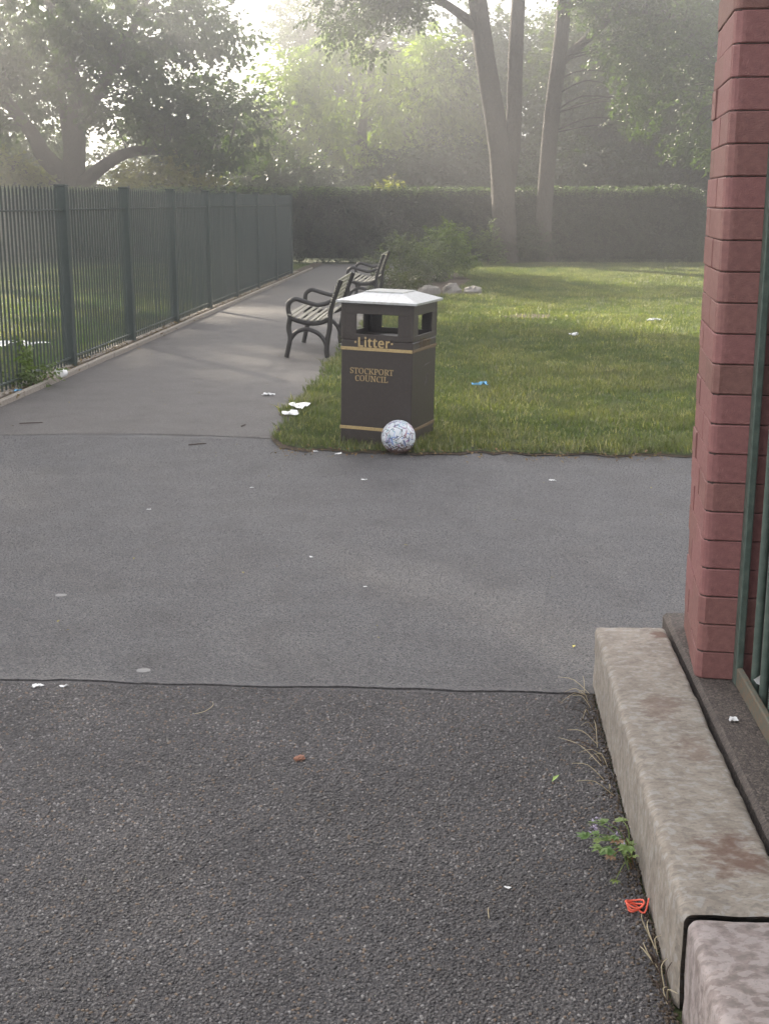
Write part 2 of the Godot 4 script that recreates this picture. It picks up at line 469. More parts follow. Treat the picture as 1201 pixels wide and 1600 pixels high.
# ------------------------------------------------------------------ loose-looking chippings of the coarse asphalt
func build_chippings() -> void:
	rng.seed = 502
	var kinds := []
	for k in 3:
		kinds.append(lump_low(Vector3(0.0048, 0.0026, 0.004), 300 + k))
	var n := noise(19, 1.3, FastNoiseLite.TYPE_SIMPLEX, 3)
	var lists := [[[], []], [[], []], [[], []]]
	var step := 0.0078
	var z := -1.85
	while z > -3.94:
		var half := -z * 0.33 + 0.18
		var x := maxf(-half - 1.1, -3.4)
		while x < 0.42:
			var p := Vector3(x + rng.randf_range(-0.5, 0.5) * step, -0.0138 + rng.randf_range(-0.0012, 0.0008), z + rng.randf_range(-0.5, 0.5) * step)
			var v := n.get_noise_2d(p.x, p.z)
			if rng.randf() < 0.9:
				var c := Color(0.045, 0.042, 0.043).lerp(Color(0.125, 0.116, 0.115), pow(rng.randf(), 1.7))
				var t := rng.randf()
				if t < 0.06:
					c = Color(0.15, 0.11, 0.08)
				elif t < 0.1:
					c = Color(0.21, 0.2, 0.195)
				c *= 1.0 + v * 0.25
				var l: Array = lists[rng.randi() % 3]
				l[0].append(turned(p, rng.randf_range(0.6, 1.25), 0.35))
				l[1].append(c)
			x += step
		z -= step
	# the older asphalt shows smaller stones, worn flush
	var older := [[], []]
	z = -3.99
	while z > -8.44:
		var st2 := 0.0085 if z > -6.0 else 0.011
		var half2 := -z * 0.36 + 0.9
		var x2 := maxf(-half2, -3.55)
		while x2 < half2 * 0.55 + 0.2:
			if rng.randf() < 0.6:
				var p2 := Vector3(x2 + rng.randf_range(-0.5, 0.5) * st2, -0.0097, z + rng.randf_range(-0.5, 0.5) * st2)
				if not (p2.x > 0.42 and p2.z > -4.08) and not Geometry2D.is_point_in_polygon(Vector2(p2.x, p2.z), lawn_poly):
					older[0].append(turned(p2, rng.randf_range(0.55, 0.95), 0.2))
					var c2 := Color(0.045, 0.044, 0.047).lerp(Color(0.12, 0.116, 0.115), pow(rng.randf(), 1.6))
					if rng.randf() < 0.05:
						c2 = Color(0.2, 0.19, 0.18)
					older[1].append(c2)
			x2 += st2
		z -= st2
	var gg := scatter("worn_chippings", kinds[0], M.chip, older[0], older[1], self)
	gg.set_meta("kind", "stuff")
	meta(gg, "fine stones worn flush in the smooth older asphalt", "chippings")
	for k in 3:
		var g := scatter("asphalt_chippings", kinds[k], M.chip, lists[k][0], lists[k][1], self)
		g.set_meta("kind", "stuff")
		meta(g, "stone chippings bound in the coarse near asphalt", "chippings")

func lump_low(r: Vector3, seed_: int) -> ArrayMesh:
	var r2 := RandomNumberGenerator.new()
	r2.seed = seed_
	var st := mb()
	var ring := []
	for i in 6:
		var a := TAU * i / 6.0 + r2.randf_range(-0.25, 0.25)
		ring.append(Vector3(cos(a) * r.x, r2.randf_range(-0.3, 0.3) * r.y, sin(a) * r.z) * r2.randf_range(0.8, 1.15))
	var top := []
	for i in 6:
		top.append(ring[i] * Vector3(0.6, 0, 0.6) + Vector3(0, r.y * r2.randf_range(0.75, 1.1), 0))
	for i in 6:
		var j := (i + 1) % 6
		quad(st, ring[i], ring[j], top[j], top[i], ring[i] + ring[j] + Vector3(0, 0.002, 0))
		tri(st, top[i], top[j], Vector3(0, r.y, 0), Vector3.UP)
	return st.commit()

# ------------------------------------------------------------------ grass
func tuft_mesh(blades: int, tall: float, wide: float, spread: float) -> ArrayMesh:
	var st := mb()
	for i in blades:
		var a := rng.randf() * TAU
		var b := Vector3(cos(a), 0, sin(a)) * spread * sqrt(rng.randf())
		var lean := Vector3(cos(a + rng.randf_range(-1, 1)), 0, sin(a + rng.randf_range(-1, 1))) * rng.randf_range(0.3, 1.1)
		var hgt := tall * rng.randf_range(0.55, 1.1)
		var side := Vector3(cos(a * 3.7), 0, sin(a * 3.7)) * wide * 0.5
		var m := b + Vector3.UP * hgt * 0.6 + lean * hgt * 0.35
		var t := b + Vector3.UP * hgt * 0.92 + lean * hgt * 1.05
		var n := side.cross(m - b).normalized()
		for v in [b - side, m - side * 0.8, b + side, b + side, m - side * 0.8, m + side * 0.8, m - side * 0.8, t, m + side * 0.8]:
			st.set_normal((n + Vector3.UP * 0.5).normalized())
			st.add_vertex(v)
	return st.commit()

func scatter(called: String, mesh: Mesh, mat: Material, xfs: Array, cols: Array, parent: Node) -> MultiMeshInstance3D:
	var mm := MultiMesh.new()
	mm.transform_format = MultiMesh.TRANSFORM_3D
	mm.use_colors = true
	mm.mesh = mesh
	mm.instance_count = xfs.size()
	for i in xfs.size():
		mm.set_instance_transform(i, xfs[i])
		mm.set_instance_color(i, cols[i])
	var o := MultiMeshInstance3D.new()
	o.multimesh = mm
	o.material_override = mat
	o.name = numbered(called) if parent == self else called
	parent.add_child(o, true)
	return o

func turned(at: Vector3, sc: float, tilt := 0.25) -> Transform3D:
	var b := Basis(Vector3.UP, rng.randf() * TAU) * Basis(Vector3.RIGHT, rng.randf_range(-tilt, tilt))
	return Transform3D(b.scaled(Vector3.ONE * sc), at)

func build_grass() -> void:
	rng.seed = 508
	var lush := tuft_mesh(9, 0.042, 0.0048, 0.04)
	var xa := []
	var ca := []
	var n := noise(17, 0.5, FastNoiseLite.TYPE_SIMPLEX, 3)
	var n2 := noise(18, 2.2, FastNoiseLite.TYPE_SIMPLEX, 2)
	var bands := [[7.5, 10.0, 1150], [10.0, 14.0, 800], [14.0, 20.0, 520], [20.0, 33.3, 330]]
	for b in bands:
		var zc: float = (b[0] + b[1]) * 0.5
		var x1: float = b[1] * 0.235 + 0.6
		var count := int((x1 + 1.5) * (b[1] - b[0]) * b[2])
		for i in count:
			var p := Vector2(rng.randf_range(-1.5, x1), -rng.randf_range(b[0], b[1]))
			if not Geometry2D.is_point_in_polygon(p, lawn_poly) or Geometry2D.is_point_in_polygon(p, bed_poly):
				continue
			var v := n.get_noise_2d(p.x, p.y)
			var w := n2.get_noise_2d(p.x, p.y)
			if p.distance_to(Vector2(0.85, -17.75)) < 0.42 + w * 0.2 and rng.randf() < 0.85:
				continue
			var edge := p.y > -8.5
			var dry := clampf(0.38 + v * 0.6 + w * 0.3 + (0.3 if edge else 0.0), 0.0, 1.0)
			if w < -0.42 and rng.randf() < 0.5:
				continue
			var c := Color(0.12, 0.15, 0.062).lerp(Color(0.34, 0.3, 0.17), dry * rng.randf_range(0.2, 1.0))
			if rng.randf() < 0.1:
				c = Color(0.42, 0.36, 0.2)
			c *= rng.randf_range(0.7, 1.3)
			var sc := rng.randf_range(0.6, 1.15) * (1.0 + zc * 0.012) * (1.0 + v * 0.35)
			if edge or p.x < -1.1:
				sc *= rng.randf_range(0.8, 1.5)
			xa.append(turned(Vector3(p.x, 0.01, p.y), sc))
			ca.append(c)
	var g := scatter("grass", lush, M.blade, xa, ca, self)
	g.set_meta("kind", "stuff")
	meta(g, "short mown grass with dry straw tips covering the lawn", "grass")
	# rougher grass beyond the fence
	var xb := []
	var cb := []
	for i in 15000:
		var z := -rng.randf_range(7.0, 33.0)
		var p := Vector2(-4.0 - rng.randf() * (0.2 * -z + 2.0), z)
		var v := n.get_noise_2d(p.x, p.y)
		xb.append(turned(Vector3(p.x, -0.03, p.y), rng.randf_range(1.0, 1.9)))
		cb.append(Color(0.1, 0.16, 0.04).lerp(Color(0.3, 0.27, 0.12), clampf(0.4 + v, 0.0, 1.0)) * rng.randf_range(0.8, 1.2))
	var g2 := scatter("meadow_grass", lush, M.blade, xb, cb, self)
	g2.set_meta("kind", "stuff")
	meta(g2, "longer rough grass on the ground behind the railings", "grass")

# ------------------------------------------------------------------ leaves and trees
func add_leaf(st: SurfaceTool, base: Vector3, dir: Vector3, nrm: Vector3, l: float, w: float, fold := 0.18) -> void:
	dir = dir.normalized()
	var side := dir.cross(nrm).normalized()
	var n := side.cross(dir).normalized()
	var mid := base + dir * l * 0.45
	var tip := base + dir * l - n * l * 0.12
	var a := mid + side * w * 0.5 + n * w * fold
	var b := mid - side * w * 0.5 + n * w * fold
	tri(st, base, mid, a, n)
	tri(st, mid, tip, a, n)
	tri(st, base, b, mid, n)
	tri(st, mid, b, tip, n)

# a leafy twig pointing along +Z, hanging by `droop`
func sprig_mesh(long: float, leaves: int, l: float, w: float, droop: float, loose: float) -> ArrayMesh:
	var st := mb()
	for i in leaves:
		var t := (i + 0.6) / leaves
		var at := Vector3(rng.randf_range(-1, 1) * loose, -droop * long * t * t * 0.5 + rng.randf_range(-1, 1) * loose, long * t)
		var s := -1.0 if i % 2 == 0 else 1.0
		var dir := Vector3(s * rng.randf_range(0.5, 1.1), -droop * rng.randf_range(0.6, 1.6) + rng.randf_range(-0.2, 0.3), rng.randf_range(0.2, 1.0))
		var nr := Vector3(rng.randf_range(-0.6, 0.6), 1.0, rng.randf_range(-0.6, 0.6))
		add_leaf(st, at, dir, nr, l * rng.randf_range(0.7, 1.15), w * rng.randf_range(0.75, 1.15))
	return st.commit()

func in_ball() -> Vector3:
	while true:
		var v := Vector3(rng.randf_range(-1, 1), rng.randf_range(-1, 1), rng.randf_range(-1, 1))
		if v.length() <= 1.0:
			return v
	return Vector3.ZERO

# limbs: list of [points, radius at foot, radius at tip, sides]; blobs: list of [centre, radii, clumps, clump radius, sprigs per clump]
func tree(o: Node3D, limbs: Array, blobs: Array, sprigs: Array, mat: Material, c0: Color, c1: Color, twigs := true, flat := 0.65, wob := 0.06) -> void:
	var samples := []
	var stem: Node = o
	var first := true
	for lm in limbs:
		var pts := smooth(lm[0], 4)
		var rad := []
		for i in pts.size():
			var t := float(i) / (pts.size() - 1)
			var r: float = lerpf(lm[1], lm[2], t)
			if first:
				r *= 1.0 + 0.45 * pow(maxf(0.0, 1.0 - t * 7.0), 2.0)
			rad.append(r)
			samples.append(pts[i])
		var st := mb()
		tube(st, pts, rad, lm[3], wob)
		if first:
			stem = obj("trunk", st, M.bark, o)
		else:
			obj("limb", st, M.bark, stem)
		first = false
	var xs := []
	for s in sprigs:
		xs.append([[], []])
	var tw := mb()
	for b in blobs:
		for i in b[2]:
			var v := in_ball()
			v = v.normalized() * pow(v.length(), 0.55)
			var c: Vector3 = b[0] + v * b[1]
			var best := Vector3.ZERO
			var bd := 1e9
			for s in samples:
				var d: float = s.distance_squared_to(c) + (2.0 if s.y > c.y else 0.0)
				if d < bd:
					bd = d
					best = s
			var outward := (c - best).normalized()
			if twigs and bd > 0.05:
				var mid := best.lerp(c, 0.5) + Vector3(rng.randf_range(-0.3, 0.3), rng.randf_range(-0.02, 0.22) * sqrt(bd), rng.randf_range(-0.3, 0.3))
				tube(tw, smooth([best, mid, c], 3), [0.028, 0.024, 0.02, 0.016, 0.012, 0.009, 0.006], 5, 0.0, false)
			var tone := rng.randf()
			for k in b[4]:
				var q: Vector3 = in_ball() * Vector3(1, flat, 1) * float(b[3])
				var at := c + q
				var dir := (q * 1.2 / float(b[3]) + outward * 0.7 + Vector3(0, rng.randf_range(-0.5, 0.25), 0) + in_ball() * 0.5).normalized()
				var bs := Basis.looking_at(-dir, Vector3.UP if absf(dir.y) < 0.97 else Vector3.RIGHT)
				bs = bs * Basis(Vector3.BACK, rng.randf_range(-0.7, 0.7))
				var w := rng.randi() % sprigs.size()
				xs[w][0].append(Transform3D(bs.scaled(Vector3.ONE * rng.randf_range(0.75, 1.2)), at))
				xs[w][1].append(c0.lerp(c1, clampf(tone * 0.7 + rng.randf_range(-0.15, 0.5), 0.0, 1.0)) * rng.randf_range(0.8, 1.2))
	if twigs:
		obj("twig", tw, M.twig, stem)
	for w in sprigs.size():
		if xs[w][0].size() > 0:
			var cr := scatter("crown", sprigs[w], mat, xs[w][0], xs[w][1], o)
			cr.set_meta("kind", "stuff")

func build_trees() -> void:
	rng.seed = 507
	var broad := [sprig_mesh(0.42, 9, 0.12, 0.085, 0.4, 0.03), sprig_mesh(0.34, 8, 0.105, 0.08, 0.2, 0.04)]
	var hang := [sprig_mesh(0.6, 10, 0.25, 0.1, 1.1, 0.05), sprig_mesh(0.5, 8, 0.22, 0.09, 1.4, 0.06)]
	var big := [sprig_mesh(0.6, 10, 0.2, 0.14, 0.4, 0.06)]
	var far := [sprig_mesh(0.55, 10, 0.2, 0.13, 0.6, 0.08)]
	var o: Node3D
	# spreading tree beyond the railings
	o = thing("spreading_tree", "low forked tree with wide spreading crown above the railings", "tree", Vector3(-11.65, -0.03, -37.6))
	var f := Vector3(0.23, 2.10, 0.00)
	tree(o, [
		[[Vector3(0.00, 0.00, 0.00), Vector3(0.09, 1.00, 0.00), f, Vector3(0.44, 3.35, 0.16), Vector3(0.47, 4.75, 0.00), Vector3(0.00, 7.25, 0.47), Vector3(-0.31, 10.38, 0.00)], 0.5, 0.09, 14],
		[[f, Vector3(-0.47, 2.80, 0.16), Vector3(-0.94, 3.42, -0.31), Vector3(-1.72, 4.44, -0.47), Vector3(-2.97, 6.32, -0.78), Vector3(-3.75, 8.50, -0.62)], 0.3, 0.07, 10],
		[[f, Vector3(0.08, 3.19, -0.47), Vector3(-0.19, 4.13, -0.94), Vector3(-0.62, 6.32, -1.88), Vector3(-0.31, 9.13, -2.50)], 0.24, 0.06, 9],
		[[Vector3(0.19, 1.78, 0.00), Vector3(1.17, 2.49, 0.31), Vector3(2.03, 2.91, 0.47), Vector3(2.97, 2.96, 0.62), Vector3(3.83, 2.91, 0.62), Vector3(4.84, 2.72, 0.47)], 0.22, 0.05, 9],
		[[Vector3(0.08, 1.63, 0.00), Vector3(-1.09, 2.41, 0.47), Vector3(-2.03, 2.96, 0.62), Vector3(-4.06, 4.13, 0.94)], 0.25, 0.06, 9],
		[[Vector3(0.44, 3.35, 0.16), Vector3(1.41, 4.75, 0.47), Vector3(2.50, 6.32, 0.78), Vector3(3.44, 8.35, 0.62)], 0.2, 0.05, 9],
	], [
		[Vector3(-0.4, 7.2, 0), Vector3(4.8, 2.5, 3.6), 100, 0.8, 17],
		[Vector3(2.2, 5.4, 0.3), Vector3(3.2, 1.7, 2.6), 50, 0.7, 17],
		[Vector3(-3.4, 5.2, 0.2), Vector3(3.2, 1.8, 3.0), 46, 0.75, 17],
		[Vector3(4.2, 3.7, 0.3), Vector3(1.7, 1.0, 1.6), 22, 0.62, 20],
	], far, M.leaf, Color(0.06, 0.09, 0.022), Color(0.12, 0.16, 0.035))
	# tree with bright hanging leaves beyond the hedge
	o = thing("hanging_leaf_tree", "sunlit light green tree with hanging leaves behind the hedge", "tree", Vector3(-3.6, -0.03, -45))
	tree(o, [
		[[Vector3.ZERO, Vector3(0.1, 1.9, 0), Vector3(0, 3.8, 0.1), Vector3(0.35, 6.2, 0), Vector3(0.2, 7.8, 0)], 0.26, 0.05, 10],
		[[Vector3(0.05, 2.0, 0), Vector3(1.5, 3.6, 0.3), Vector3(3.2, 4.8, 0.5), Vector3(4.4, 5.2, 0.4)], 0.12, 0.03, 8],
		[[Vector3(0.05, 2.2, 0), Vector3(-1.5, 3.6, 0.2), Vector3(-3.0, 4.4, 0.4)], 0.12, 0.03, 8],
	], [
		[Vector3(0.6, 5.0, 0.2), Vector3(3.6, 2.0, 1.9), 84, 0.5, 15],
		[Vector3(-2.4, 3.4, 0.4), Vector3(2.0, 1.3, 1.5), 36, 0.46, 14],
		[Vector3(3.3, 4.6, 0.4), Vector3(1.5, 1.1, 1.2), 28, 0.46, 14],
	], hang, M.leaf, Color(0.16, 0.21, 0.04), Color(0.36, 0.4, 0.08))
	# the twin-stemmed tree on the lawn
	o = thing("twin_stem_tree", "thick tree forking into two tall stems on the lawn by the hedge", "tree", Vector3(0.965, 0, -33.2))
	tree(o, [
		[[Vector3(0, -0.05, 0), Vector3(-0.03, 1.0, 0), Vector3(-0.16, 2.45, 0), Vector3(-0.29, 3.3, 0), Vector3(-0.54, 4.66, 0), Vector3(-0.75, 6.0, 0), Vector3(-0.98, 7.45, 0.1), Vector3(-1.2, 9.4, 0)], 0.31, 0.2, 16],
		[[Vector3(-0.02, 1.7, -0.08), Vector3(0.12, 2.9, -0.1), Vector3(0.15, 4.75, -0.1), Vector3(0.17, 5.67, 0), Vector3(0.21, 7.15, 0), Vector3(0.2, 9.3, 0)], 0.21, 0.15, 14],
		[[Vector3(-0.72, 5.6, 0), Vector3(-1.27, 6.0, 0.1), Vector3(-1.97, 6.45, 0.2), Vector3(-2.9, 7.2, 0.3)], 0.14, 0.05, 9],
	], [
		[Vector3(-2.5, 7.4, 1.0), Vector3(2.4, 1.5, 2.2), 70, 0.55, 28],
		[Vector3(-0.5, 9.2, 0), Vector3(2.8, 2.0, 2.6), 45, 0.7, 26],
		[Vector3(-3.4, 6.0, 0.8), Vector3(1.2, 0.9, 1.2), 18, 0.45, 24],
	], broad, M.leaf, Color(0.05, 0.075, 0.02), Color(0.1, 0.14, 0.03))
	o = thing("leaning_tree", "slimmer single tree leaning right beside the forked tree", "tree", Vector3(2.0, 0, -33.8))
	tree(o, [
		[[Vector3(0, -0.05, 0), Vector3(-0.05, 0.9, 0), Vector3(0.03, 3.2, 0), Vector3(0.19, 4.8, 0), Vector3(0.27, 5.73, 0), Vector3(0.32, 7.24, 0), Vector3(0.34, 9.3, 0)], 0.225, 0.16, 14],
		[[Vector3(0.2, 4.85, 0), Vector3(0.71, 5.3, 0.1), Vector3(1.25, 5.76, 0.2), Vector3(1.76, 6.4, 0.2), Vector3(2.4, 7.2, 0.2)], 0.13, 0.05, 9],
		[[Vector3(1.25, 5.76, 0.2), Vector3(2.2, 6.0, 0.5), Vector3(3.4, 5.4, 0.8), Vector3(4.4, 3.9, 0.6)], 0.06, 0.02, 7],
	], [
		[Vector3(2.6, 6.6, 0.6), Vector3(2.4, 1.3, 2.0), 62, 0.55, 28],
		[Vector3(1.0, 9.2, 0), Vector3(2.6, 1.9, 2.4), 40, 0.7, 26],
		[Vector3(4.6, 4.9, 0.6), Vector3(1.3, 1.3, 1.4), 26, 0.5, 24],
		[Vector3(2.6, 5.3, 0.8), Vector3(1.7, 1.0, 1.6), 30, 0.5, 24],
		[Vector3(4.5, 3.5, 0.4), Vector3(1.5, 1.0, 1.3), 26, 0.45, 20],
		[Vector3(2.6, 3.9, 0.2), Vector3(1.1, 0.7, 1.2), 12, 0.4, 18],
	], broad, M.leaf, Color(0.045, 0.07, 0.02), Color(0.1, 0.14, 0.03))
	# trees behind the hedge on the right
	var backs := [
		["backdrop_tree", "dark dense tree behind the hedge between the trunks and pillar", Vector3(4.6, -0.03, -42), 5.0, 3.0, 2.4, 90],
		["backdrop_tree", "dark tree behind the hedge next to the brick pillar", Vector3(8.6, -0.03, -40), 4.8, 3.4, 2.8, 90],
		["backdrop_tree", "shaded tree behind the hedge seen between the two trunks", Vector3(1.2, -0.03, -47), 4.6, 3.4, 3.2, 90],
		["backdrop_tree", "broad dark tree behind the hanging leaf tree", Vector3(-2.0, -0.03, -56), 3.8, 3.6, 3.6, 80],
		["backdrop_tree", "tall hazy tree rising above the bright hanging leaves", Vector3(-4.4, -0.03, -54), 8.0, 3.4, 3.0, 80],
		["backdrop_tree", "low dark tree in the haze under the sky gap", Vector3(-9.0, -0.03, -48), 2.6, 2.0, 4.0, 70],
		["backdrop_tree", "hazy tree farthest to the left behind the railings", Vector3(-17.0, -0.03, -44), 4.0, 3.6, 4.0, 70],
		["backdrop_tree", "tall far tree at the right filling the top by the pillar", Vector3(7.0, -0.03, -52), 6.5, 4.6, 4.5, 90],
	]
	for b in backs:
		var at: Vector3 = b[2]
		var hc: float = b[3]
		o = thing(b[0], b[1], "tree", at, rng.randf() * TAU, "trees behind the hedge")
		tree(o, [
			[[Vector3.ZERO, Vector3(0.05, hc * 0.4, 0), Vector3(-0.1, hc * 0.8, 0.1), Vector3(0, hc * 1.35, 0)], 0.24, 0.05, 9],
			[[Vector3(0.03, hc * 0.35, 0), Vector3(0.8, hc * 0.6, 0.3), Vector3(1.6, hc * 0.9, 0.3)], 0.12, 0.03, 7],
			[[Vector3(0.03, hc * 0.4, 0), Vector3(-0.8, hc * 0.65, -0.3), Vector3(-1.5, hc, -0.3)], 0.12, 0.03, 7],
		], [
			[Vector3(0, hc, 0), Vector3(b[5], b[4], b[5]), b[6], 0.75, 26],
			[Vector3(0, hc * 0.5, 0), Vector3(b[5] * 0.9, hc * 0.42, b[5] * 0.9), int(b[6] * 0.5), 0.7, 24],
		], far, M.leaf, Color(0.045, 0.06, 0.02), Color(0.1, 0.12, 0.03))
	# shrubs just behind the hedge
	var shrubs := [
		["yellow_shrub", "pale yellow green shrub glowing above the railings left of centre", Vector3(-8.4, 0, -36.6), 1.9, 1.5, Color(0.2, 0.19, 0.03), Color(0.34, 0.3, 0.05)],
		["yellow_shrub", "pale yellow shrub at the far left above the railings", Vector3(-13.2, 0, -37), 1.9, 1.2, Color(0.2, 0.2, 0.03), Color(0.32, 0.3, 0.06)],
		["evergreen_shrub", "dark dense evergreen shrub behind the hedge left of the trunks", Vector3(-0.8, 0, -41.5), 2.4, 2.4, Color(0.02, 0.03, 0.014), Color(0.04, 0.055, 0.022)],
		["evergreen_shrub", "dark evergreen shrub behind the hedge below the bright leaves", Vector3(-5.4, 0, -41), 2.0, 2.0, Color(0.03, 0.045, 0.016), Color(0.07, 0.09, 0.03)],
		["evergreen_shrub", "dark evergreen shrub behind the hedge right of the trunks", Vector3(3.4, 0, -38.5), 2.3, 2.0, Color(0.02, 0.03, 0.014), Color(0.05, 0.065, 0.024)],
		["evergreen_shrub", "dark evergreen shrub behind the hedge's rounded right end", Vector3(6.4, 0, -39.5), 2.2, 1.9, Color(0.02, 0.03, 0.014), Color(0.05, 0.065, 0.024)],
	]
	for b in shrubs:
		o = thing(b[0], b[1], "shrub", b[2])
		var hh: float = b[3]
		var rr: float = b[4]
		tree(o, [[[Vector3.ZERO, Vector3(0.05, hh * 0.5, 0), Vector3(0, hh, 0)], 0.08, 0.03, 7]], [
			[Vector3(0, hh * 0.75, 0), Vector3(rr, hh * 0.55, rr * 0.8), 60, 0.5, 24],
		], [far[0], broad[0]], M.leaf, b[5], b[6])
	# trees left of the frame: they shade the path and the front of the lawn
	var shade := [
		["shade_tree", "tall park tree standing left of the path beyond the railings", Vector3(-11.0, -0.03, -20.0), 8.8, Vector3(3.9, 2.8, 4.0)],
		["shade_tree", "tall park tree left of the path nearer the camera", Vector3(-9.8, -0.03, -14.5), 8.4, Vector3(3.9, 2.8, 4.2)],
		["shade_tree", "tall park tree far left behind the spreading tree", Vector3(-15.5, -0.03, -23.0), 9.2, Vector3(4.4, 3.2, 4.6)],
	]
	shade.append(["shade_tree", "tall park tree left of the lawn in front of the hedge", Vector3(-12.2, -0.03, -28.5), 9.6, Vector3(3.9, 2.7, 3.8)])
	for b in shade:
		o = thing(b[0], b[1], "tree", b[2], rng.randf() * TAU, "tall trees left of the path")
		var hh: float = b[3]
		tree(o, [
			[[Vector3.ZERO, Vector3(0.1, hh * 0.35, 0), Vector3(0, hh * 0.7, 0.1), Vector3(0.1, hh * 1.15, 0)], 0.34, 0.08, 12],
			[[Vector3(0.08, hh * 0.45, 0), Vector3(1.2, hh * 0.75, 0.4), Vector3(2.6, hh * 1.0, 0.6)], 0.16, 0.04, 8],
			[[Vector3(0.08, hh * 0.5, 0), Vector3(-1.2, hh * 0.75, -0.6), Vector3(-2.4, hh, -0.9)], 0.16, 0.04, 8],
			[[Vector3(0.08, hh * 0.5, 0), Vector3(0.2, hh * 0.75, -1.4), Vector3(0.3, hh, -2.6)], 0.14, 0.04, 8],
		], [[Vector3(0, hh, 0), b[4], 90, 0.85, 20 if hh > 9.4 else 11]], big, M.leaf, Color(0.05, 0.075, 0.02), Color(0.09, 0.125, 0.03))

# ------------------------------------------------------------------ hedge
func build_hedge() -> void:
	rng.seed = 503
	var small := sprig_mesh(0.15, 12, 0.055, 0.034, 0.2, 0.05)
	for part in [[-30.0, -4.6, "clipped dark hedge running on behind the railings"], [-4.55, 5.95, "long clipped dark hedge with a sunlit top across the lawn"]]:
		var x0: float = part[0]
		var x1: float = part[1]
		var o := thing("hedge", part[2], "hedge", Vector3(0, 0, -34.5))
		var st := mb()
		var hn := noise(91, 0.35, FastNoiseLite.TYPE_SIMPLEX, 2)
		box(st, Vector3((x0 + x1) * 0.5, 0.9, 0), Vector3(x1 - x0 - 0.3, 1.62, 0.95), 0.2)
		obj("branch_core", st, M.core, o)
		var xs := []
		var cs := []
		var lo := maxf(x0, -17.0)
		var front := int((x1 - lo) * 1.8 * 420)
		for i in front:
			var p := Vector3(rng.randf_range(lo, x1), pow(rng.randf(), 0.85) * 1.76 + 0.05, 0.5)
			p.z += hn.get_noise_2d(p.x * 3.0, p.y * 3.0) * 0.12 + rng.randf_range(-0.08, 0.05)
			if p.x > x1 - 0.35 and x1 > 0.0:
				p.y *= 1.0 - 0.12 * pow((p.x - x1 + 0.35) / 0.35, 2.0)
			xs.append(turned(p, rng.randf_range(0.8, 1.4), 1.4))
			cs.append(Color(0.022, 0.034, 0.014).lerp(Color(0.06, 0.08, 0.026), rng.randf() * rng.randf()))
		var top := int((x1 - lo) * 1.05 * 420)
		for i in top:
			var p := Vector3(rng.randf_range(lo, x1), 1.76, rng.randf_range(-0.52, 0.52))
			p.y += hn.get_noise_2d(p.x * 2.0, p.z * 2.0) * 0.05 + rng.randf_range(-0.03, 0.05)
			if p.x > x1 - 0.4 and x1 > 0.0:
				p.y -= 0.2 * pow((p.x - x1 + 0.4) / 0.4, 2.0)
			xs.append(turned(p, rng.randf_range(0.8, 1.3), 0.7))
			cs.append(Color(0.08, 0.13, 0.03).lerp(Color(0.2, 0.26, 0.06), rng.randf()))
		if x1 > 0.0:
			for i in 900:
				var p := Vector3(x1 + rng.randf_range(-0.1, 0.03), rng.randf() * 1.62 + 0.05, rng.randf_range(-0.5, 0.5))
				xs.append(turned(p, rng.randf_range(0.8, 1.4), 1.4))
				cs.append(Color(0.022, 0.034, 0.014).lerp(Color(0.06, 0.08, 0.026), rng.randf()))
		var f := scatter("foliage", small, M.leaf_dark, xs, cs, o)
		f.set_meta("kind", "stuff")

# ------------------------------------------------------------------ railings on the left
func build_park_fence() -> void:
	rng.seed = 506
	var o := thing("railing_fence", "dark green vertical bar railings along the left of the path", "fence", Vector3(-3.78, 0, 0))
	var bar := mb()
	tube(bar, [Vector3(0, 0.03, 0), Vector3(0, 1.62, 0), Vector3(0, 1.645, 0), Vector3(0, 1.68, 0)], [0.0095, 0.0095, 0.0085, 0.001], 8)
	var bar_mesh := bar.commit()
	var post := mb()
	box(post, Vector3(0, 0.83, 0), Vector3(0.1, 1.7, 0.1), 0.006)
	box(post, Vector3(0, 1.69, 0), Vector3(0.112, 0.02, 0.112), 0.006)
	var post_mesh := post.commit()
	var posts := []
	var z := -5.34
	while z > -28.5:
		posts.append(z)
		inst("post", post_mesh, M.park_rail, o, Transform3D(Basis.IDENTITY, Vector3(0, 0, z)))
		z -= 2.25
	for i in posts.size() - 1:
		var za: float = posts[i] - 0.05
		var zb: float = posts[i + 1] + 0.05
		for hgt in [0.09, 1.47]:
			var st := mb()
			box(st, Vector3(0, hgt, (za + zb) * 0.5), Vector3(0.04, 0.014, za - zb - 0.004), 0.002)
			obj("rail", st, M.park_rail, o)
		for k in 23:
			inst("bar", bar_mesh, M.park_rail, o, Transform3D(Basis(Vector3.UP, rng.randf()), Vector3(rng.randf_range(-0.002, 0.002), 0, za - 0.045 - k * 0.0925)))
	# concrete footing strip under the bars
	var st2 := mb()
	box(st2, Vector3(-0.03, 0.0, -17), Vector3(0.14, 0.05, 24), 0.01)
	obj("footing", st2, M.concrete, o)

# ------------------------------------------------------------------ pillar, plinth and railing on the right
func plan(w: float, d0: float, d1: float, r: float) -> Array:
	# x from 0 (left face) to w, z from -d0 (near) to -d1 (far); near left corner rounded
	var out := []
	for k in 6:
		var a := PI * 0.5 + (PI * 0.5) * k / 5.0
		out.append(Vector2(r + cos(a) * r, -d0 - r + sin(a) * r))
	out.append(Vector2(0, -d1 + 0.004))
	out.append(Vector2(0.004, -d1))
	out.append(Vector2(w, -d1))
	out.append(Vector2(w, -d0))
	return out

